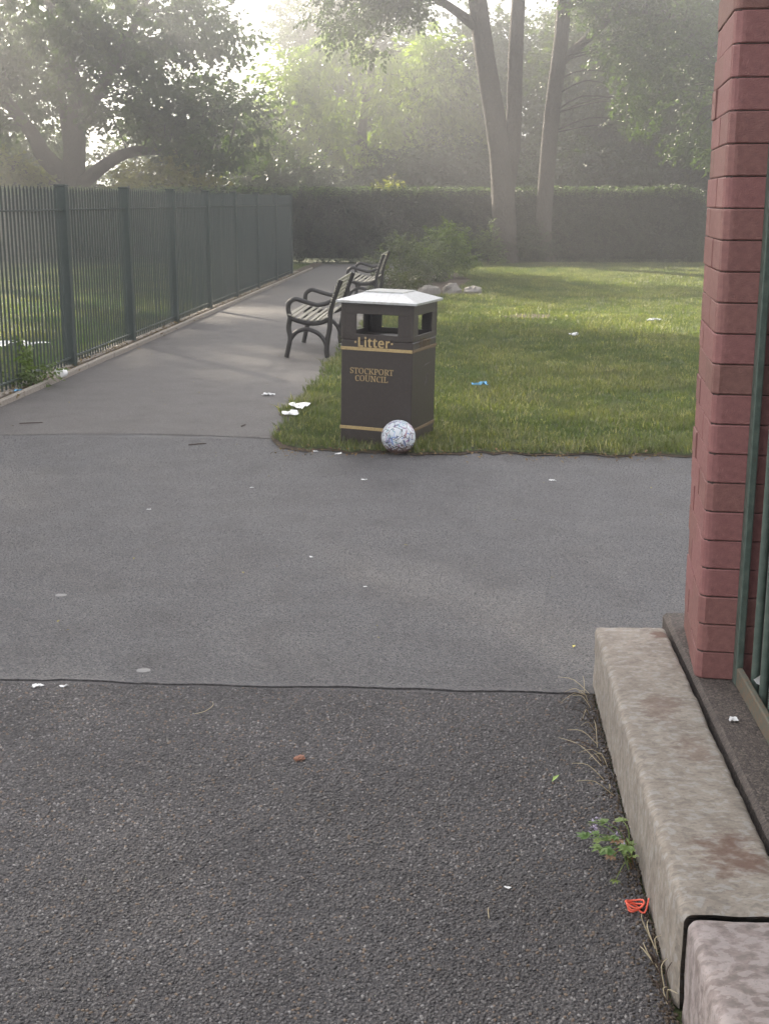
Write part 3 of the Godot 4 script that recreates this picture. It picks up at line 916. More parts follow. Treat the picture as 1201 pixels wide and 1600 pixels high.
func build_pillar() -> void:
	rng.seed = 504
	var plinth := thing("plinth", "gritty dark concrete plinth under the brick pillar and railing", "plinth", Vector3(0.68, 0, -4.1))
	var st := mb()
	box(st, Vector3(0.3, 0.08, 2.0), Vector3(0.6, 0.228, 4.2), 0.012)
	obj("coping", st, M.grit, plinth)
	var o := thing("brick_pillar", "tall red painted brick pillar with rounded corner at the right", "pillar", Vector3(0.681, 0.194, -3.57), deg_to_rad(-5.2))
	var w := 0.165
	var dep := 0.475
	var course := 0.0835
	var core := mb()
	box(core, Vector3(w * 0.5, 1.3, -dep * 0.5), Vector3(w - 0.01, 2.58, dep - 0.01), 0.012)
	obj("mortar", core, M.mortar, o)
	var kinds := {}
	var ends0 := [0.2165, dep + 0.001]
	var ends1 := [0.3565, dep]
	for s in [[0.0, 0.2165], [0.2195, dep + 0.001], [0.0, 0.3565], [0.3595, dep]]:
		for v in 3:
			var b := mb()
			var pl := plan(w, s[0], s[1], 0.03 if s[0] == 0.0 else 0.004)
			var j := []
			for p in pl:
				j.append(p + Vector2(rng.randf_range(-0.0012, 0.0012), rng.randf_range(-0.0012, 0.0012)))
			prism(b, j, 0.0014, course - 0.0014, 0.003)
			kinds[[s[1], v]] = b.commit()
	for c in 31:
		for s in (ends0 if c % 2 == 0 else ends1):
			inst("brick", kinds[[s, rng.randi() % 3]], M["brick%d" % (rng.randi() % 4)], o, Transform3D(Basis(Vector3.UP, rng.randf_range(-0.004, 0.004)), Vector3(rng.randf_range(-0.0015, 0.0015), c * course, rng.randf_range(-0.0015, 0.0015))))
	# railing panel that starts at the pillar
	var r := thing("side_railing", "rusty dark green railing panel fixed beside the brick pillar", "railing", Vector3(0.796, 0.194, 0))
	st = mb()
	box(st, Vector3(0.0, 1.3, -3.535), Vector3(0.02, 2.6, 0.045), 0.003)
	obj("end_bar", st, M.rail_green, r)
	st = mb()
	box(st, Vector3(0.0, 0.03, -1.75), Vector3(0.018, 0.056, 3.52), 0.003)
	obj("bottom_rail", st, M.rail_rust, r)
	st = mb()
	box(st, Vector3(0.0, 2.5, -1.75), Vector3(0.018, 0.05, 3.65), 0.003)
	obj("top_rail", st, M.rail_green, r)
	for k in 34:
		st = mb()
		tube(st, [Vector3(0.026, 0.0, 0), Vector3(0.026, 2.6, 0)], [0.0125, 0.0125], 10)
		obj("bar", st, M.rail_green, r, Transform3D(Basis.IDENTITY, Vector3(0, 0, -3.43 + k * 0.105)))
	var sh := thing("backing_sheet", "dark metal sheet filling the space behind the side railing", "metal sheet", Vector3(0.92, 0.194, -1.8))
	st = mb()
	box(st, Vector3(0, 1.3, 0), Vector3(0.006, 2.6, 3.5), 0.002)
	obj("sheet", st, M.sheet, sh)

# ------------------------------------------------------------------ kerb blocks
func kerb_block(size: Vector3, seed_: int) -> SurfaceTool:
	var n := noise(seed_, 7.0, FastNoiseLite.TYPE_SIMPLEX, 3)
	var n2 := noise(seed_ + 1, 30.0, FastNoiseLite.TYPE_SIMPLEX, 2)
	var prof := []
	var r := 0.018
	var hx := size.x * 0.5
	prof.append(Vector2(-hx, 0))
	for k in 4:
		prof.append(Vector2(-hx, (size.y - r) * (k + 1) / 4.0))
	for k in range(1, 5):
		var a := PI - PI * 0.5 * k / 4.0
		prof.append(Vector2(-hx + r + cos(a) * r, size.y - r + sin(a) * r))
	for k in range(1, 9):
		prof.append(Vector2(lerpf(-hx + r, hx - r, k / 8.0), size.y))
	for k in range(1, 5):
		var a := PI * 0.5 - PI * 0.5 * k / 4.0
		prof.append(Vector2(hx - r + cos(a) * r, size.y - r + sin(a) * r))
	prof.append(Vector2(hx, 0))
	var along := [0.0]
	for k in range(1, prof.size()):
		along.append(along[k - 1] + prof[k].distance_to(prof[k - 1]))
	var whole: float = along[-1]
	for k in along.size():
		along[k] /= whole
	var steps := int(size.z / 0.02)
	var grid := []
	for i in steps + 1:
		var ring := []
		for p in prof:
			var end := 0.0
			var zz := size.z * (0.5 - float(i) / steps)
			var e := minf(i, steps - i) * size.z / steps
			if e < 0.014:
				end = (0.014 - e) * 0.6
			var q := Vector3(p.x * (1.0 - end / hx), p.y - (end if p.y > 0.02 else 0.0), zz)
			var d := n.get_noise_3dv(q) * 0.004 + n2.get_noise_3dv(q) * 0.0016
			var rim: float = exp(-pow((p.x + hx) / 0.03, 2.0) - pow((p.y - size.y) / 0.03, 2.0))
			d -= rim * maxf(0.0, n.get_noise_3d(q.z * 2.0, 3.0, 1.0)) * 0.02
			var out := Vector3(p.x, p.y - size.y * 0.5, 0).normalized()
			ring.append(q + out * d)
		grid.append(ring)
	var st := mb()
	st.set_smooth_group(0)
	for i in steps:
		for k in prof.size() - 1:
			for e in [[i, k], [i + 1, k], [i + 1, k + 1], [i, k], [i + 1, k + 1], [i, k + 1]]:
				var v: Vector3 = grid[e[0]][e[1]]
				st.set_uv(Vector2(along[e[1]], 1.0 - float(e[0]) / steps))
				st.set_uv2(Vector2(v.x + v.y, v.z) * 0.9 + Vector2(0.31, 0.17) * seed_)
				st.add_vertex(v)
	for e in [0, steps]:
		var c := Vector3(0, size.y * 0.4, grid[e][0].z)
		for k in prof.size() - 1:
			var t := [c, grid[e][k], grid[e][k + 1]] if e == steps else [c, grid[e][k + 1], grid[e][k]]
			for v in t:
				st.set_uv(Vector2(v.x, v.y))
				st.set_uv2(Vector2(v.x, v.y))
				st.add_vertex(v)
	st.generate_normals()
	return st

func build_kerb() -> void:
	rng.seed = 505
	var a := obj("kerb_block", kerb_block(Vector3(0.228, 0.222, 1.745), 3), M.kerb, self, Transform3D(Basis.IDENTITY, Vector3(0.551, -0.027, -3.165)))
	meta(a, "long stained concrete block beside the brick pillar's plinth", "kerb block", "concrete blocks along the plinth")
	var b := obj("kerb_block", kerb_block(Vector3(0.228, 0.217, 1.7), 5), M.kerb2, self, Transform3D(Basis.IDENTITY, Vector3(0.562, -0.027, -1.432)))
	meta(b, "mottled pinkish concrete block nearest the camera in the bottom corner", "kerb block", "concrete blocks along the plinth")

# ------------------------------------------------------------------ litter bin
func letters(text: String, size: float, mat: Material, parent: Node, at: Vector3, serif: bool, turn := 0.0, bold := false) -> MeshInstance3D:
	var tm := TextMesh.new()
	var f := SystemFont.new()
	f.font_names = PackedStringArray(["Droid Serif" if serif else "Droid Sans"])
	if bold:
		f.font_weight = 700
	tm.font = f
	tm.text = text
	tm.font_size = 64
	tm.pixel_size = size / 46.0
	tm.depth = 0.002
	return inst("lettering", tm, mat, parent, Transform3D(Basis(Vector3.UP, turn), at))

func build_bin() -> void:
	rng.seed = 509
	var o := thing("litter_bin", "dark brown square litter bin with pale metal roof on the lawn corner", "litter bin", Vector3(-0.51, -0.004, -8.39), deg_to_rad(-16.5))
	o.rotation.z = deg_to_rad(-1.2)
	var s := 0.485
	var h := s * 0.5
	var st := mb()
	box(st, Vector3(0, 0.345, 0), Vector3(s, 0.69, s), 0.008)
	var body := obj("body", st, M.bin, o)
	# hood: four walls, each with an opening
	st = mb()
	for k in 4:
		var xf := Transform3D(Basis(Vector3.UP, k * PI * 0.5), Vector3.ZERO)
		var t := 0.014
		box(st, Vector3(0, 0.708, h - t * 0.5), Vector3(s - 0.03, 0.036, t), 0.002, xf)
		box(st, Vector3(0, 0.887, h - t * 0.5), Vector3(s - 0.03, 0.066, t), 0.002, xf)
		for sx in [-1, 1]:
			box(st, Vector3(sx * 0.184, 0.79, h - t * 0.5), Vector3(0.086, 0.128, t), 0.002, xf)
	var hood := obj("hood", st, M.bin, o)
	for k in 4:
		st = mb()
		box(st, Vector3(h - 0.013, 0.805, h - 0.013), Vector3(0.03, 0.228, 0.03), 0.006, Transform3D(Basis(Vector3.UP, k * PI * 0.5), Vector3.ZERO))
		obj("corner_post", st, M.bin, hood)
	st = mb()
	var e := 0.272
	var f := 0.13
	var y0 := 0.923
	var y1 := 0.937
	var y2 := 0.985
	for k in 4:
		var xf := Basis(Vector3.UP, k * PI * 0.5)
		quad(st, xf * Vector3(-e, y0, e), xf * Vector3(e, y0, e), xf * Vector3(e, y1, e), xf * Vector3(-e, y1, e), xf * Vector3(0, 0, 1))
		quad(st, xf * Vector3(-e, y1, e), xf * Vector3(e, y1, e), xf * Vector3(f, y2, f), xf * Vector3(-f, y2, f), xf * Vector3(0, 1, 0.3))
		quad(st, xf * Vector3(-f, y2, f), xf * Vector3(f, y2, f), xf * Vector3(f, y2 + 0.006, f), xf * Vector3(-f, y2 + 0.006, f), xf * Vector3(0, 0, 1))
	quad(st, Vector3(-f, y2 + 0.006, -f), Vector3(f, y2 + 0.006, -f), Vector3(f, y2 + 0.006, f), Vector3(-f, y2 + 0.006, f), Vector3.UP)
	quad(st, Vector3(-e, y0, -e), Vector3(e, y0, -e), Vector3(e, y0, e), Vector3(-e, y0, e), Vector3.DOWN)
	obj("roof", st, M.bin_roof, o)
	for yb in [0.632, 0.118]:
		for k in 4:
			st = mb()
			box(st, Vector3(0, yb, h + 0.0015), Vector3(s - 0.004, 0.021, 0.004), 0.001, Transform3D(Basis(Vector3.UP, k * PI * 0.5), Vector3.ZERO))
			obj("band", st, M.gold if k != 1 else M.gold_worn, body)
	letters("·Litter·", 0.06, M.gold, body, Vector3(-0.02, 0.674, h + 0.003), false, 0.0, true)
	letters("STOCKPORT", 0.037, M.gold, body, Vector3(-0.03, 0.49, h + 0.003), true)
	letters("COUNCIL", 0.037, M.gold, body, Vector3(-0.03, 0.443, h + 0.003), true)
	letters("·Litter·", 0.062, M.gold_worn, body, Vector3(h + 0.003, 0.672, 0), false, PI * 0.5)
	# scratched tag on the side
	st = mb()
	for l in [[Vector3(h + 0.001, 0.39, -0.02), Vector3(h + 0.001, 0.46, -0.07)], [Vector3(h + 0.001, 0.46, -0.07), Vector3(h + 0.001, 0.40, -0.08)], [Vector3(h + 0.001, 0.52, -0.01), Vector3(h + 0.001, 0.53, -0.12)], [Vector3(h + 0.001, 0.42, -0.04), Vector3(h + 0.001, 0.425, -0.085)]]:
		tube(st, l, [0.002, 0.0015], 5)
	obj("scratch", st, M.scratch, body)
	st = mb()
	box(st, Vector3(-h - 0.001, 0.855, 0.2), Vector3(0.003, 0.06, 0.03), 0.001)
	obj("sticker", st, M.paper, hood)

# ------------------------------------------------------------------ football
func ball_print() -> ImageTexture:
	var im := Image.create(512, 256, false, Image.FORMAT_RGB8)
	im.fill(srgb(0.5, 0.53, 0.56))
	var r2 := RandomNumberGenerator.new()
	r2.seed = 77
	var cols := [srgb(0.05, 0.08, 0.2), srgb(0.06, 0.06, 0.08), srgb(0.12, 0.3, 0.36), srgb(0.3, 0.13, 0.28), srgb(0.12, 0.2, 0.45), srgb(0.62, 0.66, 0.7), srgb(0.62, 0.66, 0.7), srgb(0.5, 0.55, 0.6), srgb(0.25, 0.12, 0.15)]
	for k in 520:
		var p := Vector2(r2.randf() * 512, r2.randf() * 256)
		var a := [0.5, 1.9, 2.7, 1.2][r2.randi() % 4] + r2.randf_range(-0.15, 0.15) as float
		var c: Color = cols[r2.randi() % cols.size()]
		var wd := r2.randi_range(2, 7)
		for s in r2.randi_range(8, 34):
			var q := p + Vector2(cos(a), sin(a)) * s
			im.fill_rect(Rect2i(int(q.x), int(q.y), wd, 3), c)
	# mud: grain-edged dirt on the lower cap
	var n := noise(13, 0.06, FastNoiseLite.TYPE_SIMPLEX, 4)
	for y in 256:
		for x in 512:
			var v := n.get_noise_2d(x, y) * 46.0
			if y > 168 + v:
				im.set_pixel(x, y, im.get_pixel(x, y).lerp(srgb(0.12, 0.065, 0.05), 0.8 + 0.2 * r2.randf()))
	return texture(im)

func build_ball() -> void:
	rng.seed = 510
	var at := Vector3(-0.415, 0.1, -7.965)
	var o := thing("football", "scuffed white football with coloured print against the litter bin", "football", at)
	var R := 0.108
	var phi := (1.0 + sqrt(5.0)) / 2.0
	var ico := []
	for s1 in [-1, 1]:
		for s2 in [-1, 1]:
			ico.append(Vector3(0, s1, s2 * phi).normalized())
			ico.append(Vector3(s1, s2 * phi, 0).normalized())
			ico.append(Vector3(s2 * phi, 0, s1).normalized())
	var turn := Basis(Vector3(0.3, 1, 0.2).normalized(), 0.7)
	var m := StandardMaterial3D.new()
	m.albedo_texture = ball_print()
	m.roughness = 0.55
	var core := mb()
	var sp := SphereMesh.new()
	sp.radius = R - 0.003
	sp.height = 2.0 * sp.radius
	inst("bladder", sp, M.core, o)
	# truncated icosahedron: pentagons round the corners, hexagons on the faces
	var panels := []
	for v in ico:
		var ring := []
		for w in ico:
			if w != v and v.dot(w) > 0.3:
				ring.append((v * 2.0 + w) / 3.0)
		panels.append(ring)
	for i in 12:
		for j in range(i + 1, 12):
			for k in range(j + 1, 12):
				if ico[i].dot(ico[j]) > 0.3 and ico[j].dot(ico[k]) > 0.3 and ico[i].dot(ico[k]) > 0.3:
					var ring := []
					for pr in [[i, j], [j, i], [j, k], [k, j], [k, i], [i, k]]:
						ring.append((ico[pr[0]] * 2.0 + ico[pr[1]]) / 3.0)
					panels.append(ring)
	for ring in panels:
		var c := Vector3.ZERO
		for v in ring:
			c += v
		c /= ring.size()
		var cn := c.normalized()
		var ux := cn.cross(Vector3(0.2, 0.9, 0.3)).normalized()
		var uy := cn.cross(ux)
		ring.sort_custom(func(p, q): return atan2((p - c).dot(uy), (p - c).dot(ux)) < atan2((q - c).dot(uy), (q - c).dot(ux)))
		var st := mb()
		var N := 4
		for s in ring.size():
			var p0: Vector3 = c.lerp(ring[s], 0.955)
			var p1: Vector3 = c.lerp(ring[(s + 1) % ring.size()], 0.955)
			for a in N:
				for b in a + 1:
					var f := func(u: int, v: int) -> Vector3:
						if u == 0:
							return c
						return c.lerp(p0.lerp(p1, float(v) / u), float(u) / N)
					var ts := [[f.call(a, b), f.call(a + 1, b), f.call(a + 1, b + 1)]]
					if b < a:
						ts.append([f.call(a, b), f.call(a + 1, b + 1), f.call(a, b + 1)])
					for t in ts:
						for q in [t[0], t[2], t[1]]:
							var d: Vector3 = turn * (q as Vector3).normalized()
							var rim := 0.0
							if (q - c).length() > 0.93 * (p0 - c).length():
								rim = 0.0015
							st.set_normal(d)
							st.set_uv(Vector2(atan2(d.x, d.z) / TAU + 0.5, acos(clampf(d.y, -1, 1)) / PI))
							st.add_vertex(d * (R - rim))
		obj("panel", st, m, o)

# ------------------------------------------------------------------ benches
func build_benches() -> void:
	rng.seed = 511
	var bench := thing("park_bench", "black iron park bench with pale slats nearest the litter bin", "bench", Vector3(-1.83, 0, -12.99), 0.0, "benches along the path")
	# end frame profiles in metres: x away from the path, y up
	var front := [Vector2(0.008, 0), Vector2(0.03, 0.1), Vector2(0.05, 0.2), Vector2(0.035, 0.3), Vector2(0.055, 0.41)]
	var arch := [Vector2(0.045, 0.17), Vector2(0.115, 0.255), Vector2(0.22, 0.285), Vector2(0.33, 0.245), Vector2(0.395, 0.175), Vector2(0.425, 0.09)]
	var back := [Vector2(0.43, 0), Vector2(0.42, 0.08), Vector2(0.435, 0.2), Vector2(0.455, 0.31), Vector2(0.457, 0.39), Vector2(0.465, 0.46), Vector2(0.487, 0.55), Vector2(0.525, 0.655), Vector2(0.556, 0.73), Vector2(0.575, 0.775)]
	var rail := [Vector2(0.045, 0.405), Vector2(0.137, 0.368), Vector2(0.25, 0.345), Vector2(0.36, 0.352), Vector2(0.455, 0.39)]
	var arm := [Vector2(0.055, 0.4), Vector2(0.035, 0.48), Vector2(0.042, 0.54), Vector2(0.076, 0.575), Vector2(0.12, 0.586), Vector2(0.2, 0.563), Vector2(0.28, 0.54), Vector2(0.34, 0.53), Vector2(0.42, 0.545), Vector2(0.485, 0.575)]
	for z in [0.0, -1.41]:
		var frame: Node = null
		for pr in [["end_frame", rail, 0.025, 0.025], ["leg", front, 0.026, 0.026], ["leg", back, 0.028, 0.024], ["leg_arch", arch, 0.022, 0.022], ["armrest", arm, 0.025, 0.024]]:
			var p3 := []
			for p in pr[1]:
				p3.append(Vector3(p.x, p.y, z))
			p3 = smooth(p3, 4)
			var rr := []
			for i in p3.size():
				rr.append(lerpf(pr[2], pr[3], float(i) / p3.size()))
			var st := mb()
			tube(st, p3, rr, 8)
			var made := obj(pr[0], st, M.iron, frame if frame else bench)
			if frame == null:
				frame = made
	# slats follow the seat bearer and the back upright
	var line := smooth([Vector2(0.05, 0.432), Vector2(0.137, 0.398), Vector2(0.25, 0.376), Vector2(0.36, 0.382), Vector2(0.43, 0.408)], 10)
	for k in 8:
		var t := int(k / 7.0 * (line.size() - 2))
		var p: Vector2 = line[t]
		var d: Vector2 = (line[t + 1] - line[t]).normalized()
		var st := mb()
		box(st, Vector3(0, 0, -0.705), Vector3(0.034, 0.014, 1.5), 0.003, Transform3D(Basis(Vector3.BACK, d.angle()), Vector3(p.x, p.y, 0)))
		obj("seat_slat", st, M.slat, bench)
	for k in 7:
		var t := k / 6.0
		var p := Vector2(0.455, 0.49).lerp(Vector2(0.55, 0.765), t)
		var st := mb()
		box(st, Vector3(0, 0, -0.705), Vector3(0.013, 0.034, 1.5), 0.003, Transform3D(Basis(Vector3.BACK, -0.33), Vector3(p.x - 0.008, p.y, 0)))
		obj("back_slat", st, M.slat, bench)
	var b2 := bench.duplicate()
	b2.name = numbered("park_bench")
	add_child(b2)
	b2.position = Vector3(-1.8, 0, -19.3)
	b2.set_meta("label", "farther black iron park bench beside the shrub bed")

# ------------------------------------------------------------------ small plants
func leafy_plant(called: String, label: String, at: Vector3, blobs: Array, c0: Color, c1: Color, sprig: Mesh, category := "shrub") -> void:
	var o := thing(called, label, category, at)
	var limbs := []
	for b in blobs:
		limbs.append([[Vector3(b[0].x * 0.3, -0.02, b[0].z * 0.3), Vector3(b[0].x * 0.7, b[0].y * 0.5, b[0].z * 0.7), b[0]], 0.018, 0.006, 6])
	tree(o, limbs, blobs, [sprig], M.leaf, c0, c1, false, 0.9)

func build_plants() -> void:
	rng.seed = 512
	var s1 := sprig_mesh(0.2, 9, 0.075, 0.045, 0.4, 0.03)
	var s2 := sprig_mesh(0.16, 10, 0.05, 0.034, 0.2, 0.03)
	leafy_plant("low_shrub", "low grey green shrub in the soil bed behind the second bench", Vector3(-1.1, 0.02, -25.2), [[Vector3(-0.2, 0.4, 0), Vector3(0.55, 0.35, 0.5), 26, 0.2, 14], [Vector3(0.4, 0.32, 0.1), Vector3(0.4, 0.28, 0.4), 18, 0.18, 14], [Vector3(-0.25, 0.75, 0), Vector3(0.14, 0.14, 0.14), 3, 0.12, 8]], Color(0.08, 0.1, 0.05), Color(0.17, 0.19, 0.09), s2)
	leafy_plant("leafy_shrub", "taller leafy shrub with bright leaf tips at the bed's far end", Vector3(-0.45, 0.02, -26.6), [[Vector3(0, 0.62, 0), Vector3(0.28, 0.36, 0.28), 18, 0.2, 14], [Vector3(0.05, 0.3, 0), Vector3(0.4, 0.25, 0.35), 12, 0.2, 12]], Color(0.1, 0.14, 0.045), Color(0.24, 0.28, 0.1), s1)
	leafy_plant("low_shrub", "small dark creeping shrub at the front of the soil bed", Vector3(-1.15, 0.02, -22.6), [[Vector3(0, 0.14, 0), Vector3(0.45, 0.14, 0.6), 22, 0.16, 12]], Color(0.05, 0.06, 0.03), Color(0.11, 0.11, 0.05), s2)
	leafy_plant("sapling", "small leafy sapling left of the forked tree's foot", Vector3(0.52, 0.01, -32.4), [[Vector3(0, 0.55, 0), Vector3(0.13, 0.4, 0.13), 12, 0.14, 9], [Vector3(0.1, 0.2, 0), Vector3(0.2, 0.15, 0.2), 6, 0.12, 8]], Color(0.08, 0.11, 0.03), Color(0.2, 0.24, 0.07), s1)
	leafy_plant("ivy", "dark ivy growing between the two tree trunks", Vector3(1.5, 0.01, -33.3), [[Vector3(0, 0.35, 0), Vector3(0.45, 0.35, 0.25), 24, 0.2, 14], [Vector3(-0.35, 0.6, 0.1), Vector3(0.2, 0.4, 0.2), 10, 0.16, 10], [Vector3(0.4, 0.5, 0.0), Vector3(0.2, 0.4, 0.2), 10, 0.16, 10]], Color(0.03, 0.045, 0.018), Color(0.08, 0.1, 0.035), s1, "plant")
	leafy_plant("weed", "green weed growing at the foot of the railings by the white cup", Vector3(-3.72, 0.01, -10.75), [[Vector3(0, 0.12, 0), Vector3(0.1, 0.1, 0.14), 9, 0.08, 7]], Color(0.08, 0.12, 0.03), Color(0.16, 0.2, 0.06), s2, "plant")
	leafy_plant("hedge_shoot", "pale yellow leaves sticking out of the hedge top", Vector3(-2.15, 1.76, -34.2), [[Vector3(-0.12, 0.12, 0), Vector3(0.1, 0.08, 0.1), 4, 0.09, 5], [Vector3(0.18, 0.12, 0), Vector3(0.1, 0.08, 0.1), 4, 0.09, 5]], Color(0.3, 0.28, 0.05), Color(0.42, 0.38, 0.1), s1, "plant")
	# weed in the kerb's broken edge
	var o := thing("kerb_weed", "jagged green weed with dry bits growing against the concrete block", "weed", Vector3(0.425, -0.015, -2.84))
	for k in 17:
		var a := rng.randf_range(PI * 0.55, PI * 1.45)
		var l := rng.randf_range(0.03, 0.105)
		var tip := Vector3(cos(a) * l * 1.15, rng.randf_range(0.02, 0.1), sin(a) * l * 1.3)
		var st := mb()
		tube(st, smooth([Vector3(rng.randf_range(-0.015, 0.0), 0, rng.randf_range(-0.03, 0.03)), tip * 0.5 + Vector3(0, 0.03, 0), tip], 3), [0.0014, 0.0014, 0.0013, 0.0012, 0.0011, 0.001, 0.0008], 5)
		var dir := (tip * Vector3(1, 0.2, 1) + Vector3(0, rng.randf_range(-0.03, 0.02), 0)).normalized()
		var nr := Vector3(rng.randf_range(-0.5, 0.3), 1, rng.randf_range(-0.4, 0.4))
		var s := rng.randf_range(0.02, 0.038)
		for j in 5:
			var t := (j - 2) * 0.6
			var d2 := dir.rotated(Vector3.UP, t)
			add_leaf(st, tip, d2, nr, s * (1.0 - 0.13 * absf(j - 2)), s * 0.42, 0.1)
		var dry := rng.randf() < 0.25
		obj("leaf", st, plain(Color(0.2, 0.12, 0.06) if dry else Color(0.07, 0.14, 0.03).lerp(Color(0.15, 0.2, 0.05), rng.randf()), 0.6), o)
	for k in 9:
		var st := mb()
		var c := Vector3(rng.randf_range(-0.1, -0.02), rng.randf_range(0.03, 0.09), rng.randf_range(-0.11, -0.01))
		for j in 4:
			add_leaf(st, c, in_ball(), in_ball() + Vector3(0, 0.1, 0), 0.012, 0.008)
		obj("floret", st, plain(Color(0.45, 0.4, 0.52), 0.7), o)
	# dry stalks along the kerb foot
	var q := thing("dry_stalks", "dry straw stalks and dirt along the concrete block's far foot", "dead plant", Vector3(0.42, -0.014, -3.6))
	for k in 26:
		var st := mb()
		var z := rng.randf_range(-0.35, 0.45)
		var p0 := Vector3(rng.randf_range(-0.02, 0.0), 0.004, z)
		var p2 := p0 + Vector3(rng.randf_range(-0.12, 0.005), rng.randf_range(0.004, 0.06), rng.randf_range(-0.1, 0.1))
		tube(st, smooth([p0, p0.lerp(p2, 0.5) + Vector3(0, 0.02, 0), p2], 3), [0.001, 0.0012, 0.0012, 0.0012, 0.001, 0.0008, 0.0006], 4)
		obj("stalk", st, M.straw if k % 3 else M.stick, q)
	var q2 := thing("dry_stalks", "brown dead stalks in the joint between the two concrete blocks", "dead plant", Vector3(0.43, -0.014, -2.35))
	for k in 16:
		var st := mb()
		var p0 := Vector3(rng.randf_range(-0.015, 0.0), 0.004, rng.randf_range(-0.2, 0.12))
		var p2 := p0 + Vector3(rng.randf_range(-0.05, 0.01), rng.randf_range(0.01, 0.06), rng.randf_range(-0.06, 0.06))
		tube(st, smooth([p0, p0.lerp(p2, 0.5) + Vector3(-0.01, 0.015, 0), p2], 3), [0.0012, 0.0014, 0.0014, 0.0013, 0.0011, 0.0009, 0.0006], 4)
		obj("stalk", st, M.straw if k % 2 else M.stick, q2)
	# crumbs of dirt along the kerb foot
	var xs := []
	var cs := []
	var grain := mb()
	box(grain, Vector3.ZERO, Vector3(0.008, 0.005, 0.006), 0.002)
	for i in 900:
		var x := 0.437 - absf(rng.randfn(0.0, 0.025)) - 0.002
		xs.append(turned(Vector3(x, -0.012, rng.randf_range(-3.95, -2.2)), rng.randf_range(0.3, 1.2), 1.0))
		cs.append(Color(0.05, 0.038, 0.028).lerp(Color(0.14, 0.1, 0.07), rng.randf()))
	var g := scatter("dirt", grain.commit(), M.blade, xs, cs, self)
	g.set_meta("kind", "stuff")
	meta(g, "crumbs of dark dirt along the concrete blocks' foot", "dirt")

# ------------------------------------------------------------------ litter and bits
func scrap(sx: float, sz: float, lift: float, seed_: int) -> SurfaceTool:
	var st := mb()
	var n := noise(seed_, 60.0 / maxf(sx, sz) * 0.05, FastNoiseLite.TYPE_SIMPLEX, 2)
	var N := 5
	var g := []
	for i in N + 1:
		var row := []
		for j in N + 1:
			var u := i / float(N) - 0.5
			var v := j / float(N) - 0.5
			var disc := Vector2(u * sqrt(1.0 - 2.0 * v * v), v * sqrt(1.0 - 2.0 * u * u)) * 1.1
			var k := 1.0 + 0.35 * sin(atan2(v, u) * 3.0 + seed_) * disc.length() * 1.4
			u = disc.x
			v = disc.y
			row.append(Vector3(u * sx * k, 0.001 + lift * absf(n.get_noise_2d(u * 6.0, v * 6.0 + 9.0)) * 0.9, v * sz * k))
		g.append(row)
	for i in N:
		for j in N:
			for d in [0.0, -0.0006]:
				var dv := Vector3(0, d, 0)
				quad(st, g[i][j] + dv, g[i + 1][j] + dv, g[i + 1][j + 1] + dv, g[i][j + 1] + dv, Vector3.UP if d == 0.0 else Vector3.DOWN)
	return st

func lump(r: Vector3, seed_: int) -> SurfaceTool:
	var st := mb()
	var n := noise(seed_, 0.9, FastNoiseLite.TYPE_SIMPLEX, 2)
	var a := 7
	var b := 10
	var P := func(i: int, j: int) -> Vector3:
		var th := PI * i / a
		var ph := TAU * (j % b) / b
		var d := Vector3(sin(th) * cos(ph), cos(th), sin(th) * sin(ph))
		return d * r * (1.0 + 0.3 * n.get_noise_3dv(d * 2.0))
	for i in a:
		for j in b:
			var p0: Vector3 = P.call(i, j)
			quad(st, p0, P.call(i, j + 1), P.call(i + 1, j + 1), P.call(i + 1, j), p0 + P.call(i + 1, j + 1))
	return st

func bit(called: String, label: String, category: String, st: SurfaceTool, mat: Material, at: Vector3, turn: float, group := "") -> void:
	var o := obj(called, st, mat, self, Transform3D(Basis(Vector3.UP, turn), at))
	meta(o, label, category, group)

